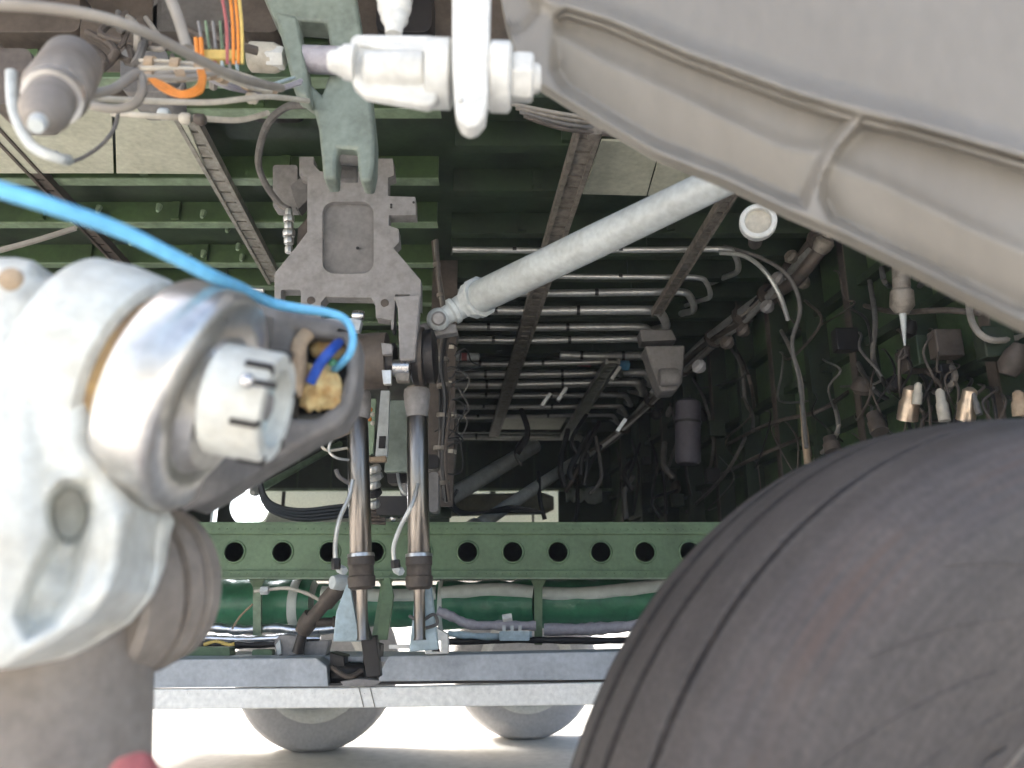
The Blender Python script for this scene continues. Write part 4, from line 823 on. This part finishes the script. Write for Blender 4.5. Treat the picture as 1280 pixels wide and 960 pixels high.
# ------------------------------------------------------------ near tyre
def tyre_mat(center, axis, Rw):
    m = mat('dark_worn_rubber', (.055, .047, .044), .6, dirt=(.095, .082, .074), amt=.5, scale=7, bump=.35, bscale=120, fine=.1)
    n = m.node_tree; N = n.nodes; L = n.links
    g_ = [q for q in N if q.type == 'NEW_GEOMETRY'][0]
    sub_ = N.new('ShaderNodeVectorMath'); sub_.operation = 'SUBTRACT'; sub_.inputs[1].default_value = center; L.new(g_.outputs['Position'], sub_.inputs[0])
    cr = N.new('ShaderNodeVectorMath'); cr.operation = 'CROSS_PRODUCT'; cr.inputs[1].default_value = axis; L.new(sub_.outputs[0], cr.inputs[0])
    ln = N.new('ShaderNodeVectorMath'); ln.operation = 'LENGTH'; L.new(cr.outputs[0], ln.inputs[0])
    nz = N.new('ShaderNodeTexNoise'); nz.inputs['Scale'].default_value = 4; L.new(g_.outputs['Position'], nz.inputs['Vector'])
    # ring shaped brown scuffing on the shoulder, broken up by noise
    r1 = N.new('ShaderNodeMapRange'); r1.inputs['From Min'].default_value = Rw*.86; r1.inputs['From Max'].default_value = Rw*.93; L.new(ln.outputs['Value'], r1.inputs[0])
    r2 = N.new('ShaderNodeMapRange'); r2.inputs['From Min'].default_value = Rw*.975; r2.inputs['From Max'].default_value = Rw*.945; L.new(ln.outputs['Value'], r2.inputs[0])
    mm = N.new('ShaderNodeMath'); mm.operation = 'MULTIPLY'; L.new(r1.outputs[0], mm.inputs[0]); L.new(r2.outputs[0], mm.inputs[1])
    r3 = N.new('ShaderNodeMapRange'); r3.inputs['From Min'].default_value = .38; r3.inputs['From Max'].default_value = .58; L.new(nz.outputs['Fac'], r3.inputs[0])
    m2 = N.new('ShaderNodeMath'); m2.operation = 'MULTIPLY'; L.new(mm.outputs[0], m2.inputs[0])
    nq = N.new('ShaderNodeTexNoise'); nq.inputs['Scale'].default_value = 1; nq.inputs['Detail'].default_value = 3
    sq = N.new('ShaderNodeSeparateXYZ'); L.new(sub_.outputs[0], sq.inputs[0]); q1 = N.new('ShaderNodeMath'); q1.operation = 'MULTIPLY'; q1.inputs[1].default_value = 170; L.new(ln.outputs['Value'], q1.inputs[0])
    q2 = N.new('ShaderNodeMath'); q2.operation = 'MULTIPLY'; q2.inputs[1].default_value = 5; L.new(sq.outputs['Z'], q2.inputs[0])
    cq = N.new('ShaderNodeCombineXYZ'); L.new(q1.outputs[0], cq.inputs[0]); L.new(q2.outputs[0], cq.inputs[1]); L.new(cq.outputs[0], nq.inputs['Vector'])
    r4 = N.new('ShaderNodeMapRange'); r4.inputs['From Min'].default_value = .42; r4.inputs['From Max'].default_value = .62; L.new(nq.outputs['Fac'], r4.inputs[0])
    m3 = N.new('ShaderNodeMath'); m3.operation = 'MULTIPLY'; L.new(r4.outputs[0], m3.inputs[0]); L.new(r3.outputs[0], m3.inputs[1]); L.new(m3.outputs[0], m2.inputs[1])
    # fine concentric rings
    wv = N.new('ShaderNodeTexNoise'); wv.inputs['Scale'].default_value = 1; wv.inputs['Detail'].default_value = 5
    sx_ = N.new('ShaderNodeSeparateXYZ'); L.new(sub_.outputs[0], sx_.inputs[0]); m70 = N.new('ShaderNodeMath'); m70.operation = 'MULTIPLY'; m70.inputs[1].default_value = 110; L.new(ln.outputs['Value'], m70.inputs[0])
    mz_ = N.new('ShaderNodeMath'); mz_.operation = 'MULTIPLY'; mz_.inputs[1].default_value = 3.5; L.new(sx_.outputs['Z'], mz_.inputs[0])
    cx_ = N.new('ShaderNodeCombineXYZ'); L.new(m70.outputs[0], cx_.inputs[0]); L.new(mz_.outputs[0], cx_.inputs[1]); L.new(cx_.outputs[0], wv.inputs['Vector'])
    b = N['Principled BSDF']; src = b.inputs['Base Color'].links[0].from_socket
    hs = N.new('ShaderNodeHueSaturation'); mr = N.new('ShaderNodeMapRange'); mr.inputs['From Min'].default_value = .3; mr.inputs['From Max'].default_value = .7; mr.inputs['To Min'].default_value = .78; mr.inputs['To Max'].default_value = 1.22
    L.new(wv.outputs['Fac'], mr.inputs[0]); L.new(mr.outputs[0], hs.inputs['Value']); L.new(src, hs.inputs['Color'])
    mx = N.new('ShaderNodeMix'); mx.data_type = 'RGBA'; mx.inputs['B'].default_value = (.09, .055, .040, 1); L.new(hs.outputs[0], mx.inputs['A']); L.new(m2.outputs[0], mx.inputs['Factor'])
    L.new(mx.outputs['Result'], b.inputs['Base Color'])
    return m
RT = .663
TC = Vector((.688, 1.186, .647))
th, ph_ = .315, -.1275
AX = Vector((math.sin(th)*math.cos(ph_), -math.cos(th)*math.cos(ph_), math.sin(ph_))).normalized()
tm = tyre_mat(TC, AX, RT)
tw = .36
prof = []
def tp(u):                                         # crown radius over tyre width, u in -1..1
    au = abs(u)
    return RT * (1 - .049*au**2 - .085*max(0, au-.6)**2/.16)
us = []
N_ = 46
for i in range(N_ + 1): us.append(-1 + 2*i/N_)
grooves = [-.74, -.40, -.06, .40]
P_ = []
for u in [x/100 for x in range(-100, 101, 2)]:
    r = tp(u)
    P_.append(((u+1)/2, r))
    if any(0 < u - gq < .044 for gq in grooves): P_.pop(); continue
    for gq in grooves:
        if abs(u - gq) < .005:
            P_.pop(); P_ = [q_ for q_ in P_ if q_[0] < (gq-.042+1)/2]; P_ += [((gq-.042+1)/2, tp(gq)), ((gq-.030+1)/2, tp(gq)-.024), ((gq+.030+1)/2, tp(gq)-.024), ((gq+.042+1)/2, tp(gq))]
            break
P_ = [(0.12, RT*.50), (.04, RT*.54), (.0, RT*.60), (-.03, RT*.68), (-.025, RT*.76)] + P_ + [(1.025, RT*.76), (1.03, RT*.68), (1.0, RT*.60), (.985, RT*.59), (.96, RT*.54), (.88, RT*.50)]
bt = thing('big_landing_wheel', 'huge dark ribbed aircraft tyre filling the lower right corner', 'wheel', (TC.x, TC.y, 0), None)
MB().lathe(TC - AX*tw/2, TC + AX*tw/2, P_, 160).make('tyre', tm, bt, smooth=30)
MB().lathe(TC - AX*tw/2, TC + AX*tw/2, [(.14, RT*.3), (.14, RT*.505), (.86, RT*.505), (.89, RT*.49), (.8, RT*.44), (.7, RT*.2), (.86, RT*.16), (.9, RT*.08)], 64).make('rim', M['castd'], bt)
# faint moulded ribs sweeping across the sidewall
u_ = AX.cross(Vector((0, 0, 1))).normalized(); w_ = u_.cross(AX)
SW = [(.866, 1.0), (.76, 1.025), (.68, 1.03), (.60, 1.0), (.54, .96)]
def side_s(r):
    for (r0, s0), (r1, s1) in zip(SW, SW[1:]):
        if r1 <= r <= r0: return s0 + (s1-s0)*(r0-r)/(r0-r1)
    return 1.0
bb = MB()
for k in range(26):
    a0_ = 2*math.pi*k/26; pts = []
    for q in range(13):
        f_ = q/12; r = .865 - .30*f_; a_ = a0_ + .62*f_ + .25*f_*f_
        pts.append(TC + AX*tw*(side_s(r) - .5) + (u_*math.cos(a_) + w_*math.sin(a_))*RT*r)
    bb.tube(pts, .0012, 5, 1)
bb.make('sidewall_ribs', tm, bt, kind='stuff')

# ------------------------------------------------------------ relief castings
def relief(name, rows, depth_fn, thick, m, parent, nx=70, edge=.02, transpose=False):
    """rows: list of (y, xl, xr) in photo pixels (or (x, yt, yb) when transposed); depth_fn(px,py)->Y"""
    rows = sorted(rows); ys = [r[0] for r in rows]
    def lerp_row(y):
        for i in range(len(rows)-1):
            if rows[i][0] <= y <= rows[i+1][0]:
                t = (y-rows[i][0])/(rows[i+1][0]-rows[i][0]); return [rows[i][k]+(rows[i+1][k]-rows[i][k])*t for k in (1, 2)]
        return rows[-1][1:]
    ny = int((ys[-1]-ys[0])/4)+1
    V_ = []; 
    for j in range(ny+1):
        y = ys[0]+(ys[-1]-ys[0])*j/ny; a, b_ = lerp_row(y)
        for i in range(nx+1):
            # denser towards the edges
            s = i/nx; s = .5-.5*math.cos(math.pi*s) if not transpose else s
            x = a+(b_-a)*s
            px, py = (x, y) if not transpose else (y, x)
            d = min(i/nx, 1-i/nx)
            dm = min(x-a, b_-x, (y-ys[0]), (ys[-1]-y))
            Y = depth_fn(px, py)
            e = edge*1000/Y
            if dm < e: 
                q = 1-dm/e; Y += edge*(1-math.sqrt(max(0, 1-q*q)))
            V_.append(Q(px, py, Y))
    W_ = nx+1; n = len(V_)
    back = [v+Vector((0, thick, 0)) for v in V_]
    F = []
    for j in range(ny):
        for i in range(nx):
            a = j*W_+i; F.append((a, a+1, a+W_+1, a+W_)); F.append((a+n, a+W_+n, a+W_+1+n, a+1+n))
    ring = [i for i in range(W_)] + [j*W_+nx for j in range(1, ny+1)] + [ny*W_+i for i in range(nx-1, -1, -1)] + [j*W_ for j in range(ny-1, 0, -1)]
    for i in range(len(ring)):
        a, b_ = ring[i], ring[(i+1) % len(ring)]; F.append((a, b_, b_+n, a+n))
    return mk(name, V_+back, F, m, parent, smooth=60)
def seg_d(p, a, b):
    ax_, ay = a; bx, by = b; px, py = p; dx, dy = bx-ax_, by-ay
    t = max(0, min(1, ((px-ax_)*dx+(py-ay)*dy)/(dx*dx+dy*dy))); return math.hypot(px-ax_-t*dx, py-ay-t*dy)
def poly_sd(p, P):                                 # signed distance, negative inside
    d = 1e9; ins = False; n = len(P)
    for i in range(n):
        a, b_ = P[i], P[(i+1) % n]; d = min(d, seg_d(p, a, b_))
        if (a[1] > p[1]) != (b_[1] > p[1]) and p[0] < (b_[0]-a[0])*(p[1]-a[1])/(b_[1]-a[1])+a[0]: ins = not ins
    return -d if ins else d
def line_y(P, x):
    for i in range(len(P)-1):
        if P[i][0] <= x <= P[i+1][0]:
            t = (x-P[i][0])/(P[i+1][0]-P[i][0]); return P[i][1]+(P[i+1][1]-P[i][1])*t
    return P[0][1] if x < P[0][0] else P[-1][1]
# --- big casting, upper right
low = [(618, -60), (630, 20), (645, 70), (665, 100), (690, 115), (760, 158), (820, 193), (905, 226), (985, 264), (1060, 296), (1150, 340), (1230, 380), (1330, 430)]
ridge = [(600, -60), (690, 2), (760, 22), (860, 65), (1000, 115), (1150, 155), (1330, 208)]      # bright upper ridge
crease = [(600, 20), (700, 48), (760, 82), (840, 118), (920, 158), (975, 185), (1010, 192)]
p1 = [(708, 8), (760, 24), (860, 67), (1000, 119), (1072, 143), (1052, 170), (1030, 205), (1016, 240), (1008, 262), (985, 257), (905, 219), (820, 186), (760, 151), (700, 114), (686, 90), (686, 50), (690, 22)]
p2 = [(1082, 146), (1150, 160), (1400, 230), (1400, 455), (1330, 422), (1230, 372), (1150, 332), (1060, 288), (1036, 276), (1024, 250), (1026, 220), (1050, 180)]
p0 = [(560, -90), (650, -60), (672, 0), (674, 18), (655, 38), (625, 46), (560, 30)]
def ycast(px, py):
    Y = 1.13 - (px-650)*.00046                       # comes nearer to the right
    ry = line_y(ridge, px)
    Y -= .013*math.exp(-((py-ry-1)/12)**2)             # ridge bead
    if py < ry: Y += .012*sstep(0, 30, ry-py) + .00012*(ry-py)
    for P, mode in ((p1, 1), (p2, 2), (p0, 0)):
        d = poly_sd((px, py), P)
        if d < 9:
            k = sstep(3, -15 if mode == 1 else -11, d)
            if mode == 0: Y += .035*k; continue
            if mode == 1: cy = line_y(crease, px)
            else: cy = line_y([(1030, 205), (1100, 232), (1200, 282), (1330, 340)], px)
            ly = line_y(low, px)
            ry2 = ry + 22
            f_ = max(0, min(1, (py-ry2)/max(20, cy-ry2)))
            if py <= cy: dep = .026 - .002*f_ - .009*math.exp(-((py-cy)/13)**2)
            else: dep = .015 + .034*min(1, (py-cy)/max(30, ly-cy))
            Y += dep*k
    return Y
rws = [(x, -90, line_y(low, x)) for x in range(620, 1331, 10)]
dr = thing('gear_door_casting', 'huge warm grey pocketed casting slanting across the upper right corner', 'casting', Q(1000, 270, .95))
relief('casting', rws, ycast, .018, M['door'], dr, nx=130, edge=.006, transpose=True)
# --- white casting, left
body_rows = [(322, -60, 20), (326, -60, 42), (334, -60, 50), (348, -60, 58), (352, -60, 78), (364, -60, 95), (368, -60, 150), (376, -60, 166), (386, -60, 174), (392, -60, 176), (410, -60, 150), (440, -60, 128), (560, -60, 118), (600, -60, 150), (640, -60, 172), (660, -60, 165), (700, -60, 158), (740, -60, 140), (780, -60, 108), (810, -60, 60), (830, -60, 20), (840, -60, -20)]
pk = [(62, 622), (78, 602), (112, 600), (118, 640), (108, 690), (98, 740), (74, 780), (34, 800), (18, 770), (40, 710), (62, 670)]
def ybody(px, py):
    Y = .80 + .00018*abs(px) + .00025*max(0, 480-py)*.6
    d = poly_sd((px, py), pk); Y += .034*sstep(6, -18, d)
    d = math.hypot((px-86)/27, (py-640)/38); Y += .075*sstep(1.15, .45, d)
    d = math.hypot((px-86), (py-610)*1.2); Y -= .012*sstep(36, 10, d)
    d = math.hypot(px-110, (py-500)*.62); Y += .02*sstep(40, 75, d)*sstep(160, 120, d)*sstep(20, 90, px)   # soft step round the boss
    Y -= .02*math.exp(-((px-150+ (py-640)*.1)/22)**2)*sstep(600, 660, py)
    return Y
gl = thing('white_gear_casting', 'large blurred off-white landing gear casting filling the left edge', 'casting', Q(60, 830, .85))
relief('casting', body_rows, ybody, .10, M['cast'], gl, nx=70, edge=.028)
c = Q(15, 350, .79)
MB().lathe(c, c + Vector((0, -.008, 0)), [(0, .013), (.7, .012), (1, .009)], 20).make('bolt_head', M['tan'], gl)
CAX = Vector((.935, .03, -.33)).normalized(); A1 = Q(270, 507, .915); A0 = A1 - CAX*.074
MB().lathe(A0 - CAX*.11, A0 - CAX*.022, [(0, .12), (.4, .124), (.85, .122), (.95, .118), (1, .108)], 72).make('boss_ring', M['cast'], gl)
MB().lathe(A0 - CAX*.03, A0 + CAX*.01, [(0, .104), (.5, .106), (.55, .100), (1, .100)], 60).make('boss_sleeve', M['rust'], gl)
# --- polished collar with arm
col = thing('collared_arm', 'polished metal collar with a dark tapering arm beside the white casting', 'gear arm', Q(220, 640, .95))
A1 = Q(270, 507, .915); A0 = A1 - Vector((.935, .03, -.33)).normalized()*.074
MB().lathe(A0, A1, [(0, .095), (0.0, .122), (.05, .131), (.12, .134), (.80, .136), (.92, .133), (1, .125), (1.02, .095), (.95, .085)], 96).make('collar', M['alu'], col)
MB().lathe(A1 - (A1-A0)*.1, A1 + (A1-A0)*.16, [(0, .092), (.3, .082), (1, .074)], 64).make('hub_ring', M['alu'], col)
# tapering arm lofted behind the collar
def loft(secs, m, name, parent, n=28, pw=2.6, **k):
    v = []; f = []
    for (c_, ry_, rz_) in secs:
        for q in range(n):
            a = 2*math.pi*q/n; ca, sa = math.cos(a), math.sin(a)
            v.append(c_ + Vector((0, math.copysign(abs(ca)**(2/pw), ca)*ry_, math.copysign(abs(sa)**(2/pw), sa)*rz_)))
    for i in range(len(secs)-1):
        for q in range(n): f.append((i*n+q, i*n+(q+1) % n, (i+1)*n+(q+1) % n, (i+1)*n+q))
    f.append(tuple(range(n))); f.append(tuple(range((len(secs)-1)*n, len(secs)*n)))
    return mk(name, v, f, m, parent, smooth=50, **k)
loft([(Q(245, 507, .99), .03, .135), (Q(275, 502, 1.0), .035, .128), (Q(305, 495, 1.05), .035, .120), (Q(340, 488, 1.14), .03, .112)], M['bracketd'], 'arm_root', col)
MB().plate([(285, 352), (330, 372), (372, 390), (418, 398), (441, 408), (447, 430), (445, 480), (440, 505), (425, 530), (395, 545), (335, 580), (275, 618), (235, 640), (225, 600), (270, 360)], 1.12, .07,
           [[(368, 412), (396, 420), (430, 423), (432, 465), (420, 504), (395, 522), (358, 522), (362, 470)]]).make('arm_plate', M['bracketd'], col, bevel=.014, seg=4)
MB().plate([(362, 410), (436, 412), (432, 515), (360, 520)], 1.185, .01).make('cavity_back', M['dark'], col)
# castellated nut
nt_ = thing('castellated_nut', 'big pale castellated nut with slots and a pin on the polished collar', 'nut', Q(310, 580, .9))
N1 = Q(347, 511, .86); N0 = N1 - Vector((.96, .03, -.17)).normalized()*.068; NR = .062
MB().lathe(N0, N1, [(0, NR*.9), (.06, NR), (.94, NR), (1, NR*.95), (1, NR*.72), (.6, NR*.70)], 64).make('nut_body', M['cast'], nt_)
dx = (N1-N0); dn = dx.normalized()
uu = dn.cross(Vector((0, 0, 1))).normalized(); ww = uu.cross(dn)
for k in range(6):
    a = 2*math.pi*(k+.5)/6
    rad = uu*math.cos(a)+ww*math.sin(a)
    p = N0 + dx*.80 + rad*NR*.965
    MB().bar(p - dn*.0145, p + dn*.0145, .006, .012, up=rad).make('slot', M['dark'], nt_)
MB().lathe(N0 + dx*.62, N0 + dx*.70, [(0, NR*.72), (1, NR*.71)], 40).make('bolt_face', M['pblue'], nt_)
MB().lathe(N0 + dx*.66, N0 + dx*.86, [(0, .018), (1, .016)], 6).make('bolt_core', M['bracket'], nt_)
p = Q(309, 476, .786)
MB().sphere(p, .008, 16).make('cotter_head', M['steel'], nt_)
MB().lathe(p, p + dn*.03, [(0, .0035), (1, .0035)], 10).make('cotter_pin', M['dark'], nt_)
# sealant and wires in the cavity
def lump(name, c, sc, m, lab, cat, seed=0, amp=.25):
    bb = MB().sphere(c, 1, 28, sc)
    for v_ in bb.v:
        d = v_ - c; f_ = 1 + amp*noise.noise(d*60 + Vector((seed, 0, 0))) + amp*.5*noise.noise(d*150)
        v_.x, v_.y, v_.z = (c + d*f_)
    return bb.make(name, m, label=lab, cat=cat)
lump('sealant_lump', Q(401, 485, 1.13), (.031, .022, .038), M['foam'], 'amber lump of foam sealant low in the arm opening', 'sealant', 1, .5)
lump('sealant_lump', Q(412, 436, 1.16), (.028, .015, .02), M['foam'], 'smaller amber sealant patch at the top of the arm opening', 'sealant', 2)
MB().tube(V((384, 418, 1.12), (374, 432, 1.11), (373, 465, 1.11), (367, 495, 1.11)), .012, 12).make('sealant_bead', M['tan'], label='tan bead of sealant down the left side of the arm opening', cat='sealant')
hose('dark_blue_wire', [(424, 428, 1.13), (412, 440, 1.09), (400, 455, 1.09), (388, 478, 1.1)], .0075, M['dblue'], 'royal blue wire inside the arm opening', 'wire')
lump('green_tag', Q(415, 453, 1.1), (.006, .005, .006), M['duct'], 'tiny green tag beside the royal blue wire', 'tag', 3)
# --- blue hose
hose('blue_hose', [(-40, 225, .62), (60, 256, .66), (150, 288, .72), (220, 322, .78), (265, 345, .84), (300, 360, .95), (338, 378, 1.08), (375, 386, 1.09), (410, 391, 1.09), (432, 400, 1.09), (441, 420, 1.085), (438, 440, 1.085), (427, 454, 1.10), (418, 462, 1.13)], lambda q: .0075 if q < .5 else .0075-.002*min(1, (q-.5)*4), M['blue'], 'bright sky blue hose crossing from the left edge over the polished collar', 'hose', n=14)
# --- lower rings and cylinder
lr = thing('lower_knuckle', 'grimy brown grey ringed knuckle joint below the polished collar', 'knuckle joint', Q(210, 830, 1.05))
L0, L1 = Q(105, 745, 1.0), Q(218, 728, 1.12)
MB().lathe(L0, L1, [(0, .10), (.05, .108), (.38, .110), (.40, .095), (.46, .094), (.50, .106), (.62, .108), (.66, .098), (.72, .097), (.76, .104), (.9, .100), (.94, .088), (1, .080)], 72).make('rings', M['castd'], lr)
ol = thing('oleo_cylinder', 'wide blurred grey beige gear cylinder at the bottom left corner', 'cylinder', Q(30, 1000, 1.0))
MB().lathe(Q(70, 640, 1.02), Q(40, 1150, 1.0), [(0, .10), (.1, .118), (.9, .118), (1, .11)], 72).make('cylinder', M['castd'], ol)
lump('red_cover', Q(160, 1024, .78), (.034, .03, .055), M['red'], 'out of focus faded red cover at the bottom left edge', 'cover', 5, .08)

# ------------------------------------------------------------ thin haze added to imitate lens glare, lifts the blacks
hz = bpy.data.materials.new('glare_veil'); hz.use_nodes = True; hn = hz.node_tree; hn.nodes.clear()
ho = hn.nodes.new('ShaderNodeOutputMaterial'); hvn = hn.nodes.new('ShaderNodeVolumePrincipled')
hvn.inputs['Color'].default_value = (.95, .95, .93, 1); hvn.inputs['Density'].default_value = .008
hn.links.new(hvn.outputs[0], ho.inputs['Volume'])
MB().box((-62, -62, -1), (62, 62, 4.2)).make('glare_haze', hz, smooth=0, kind='stuff')
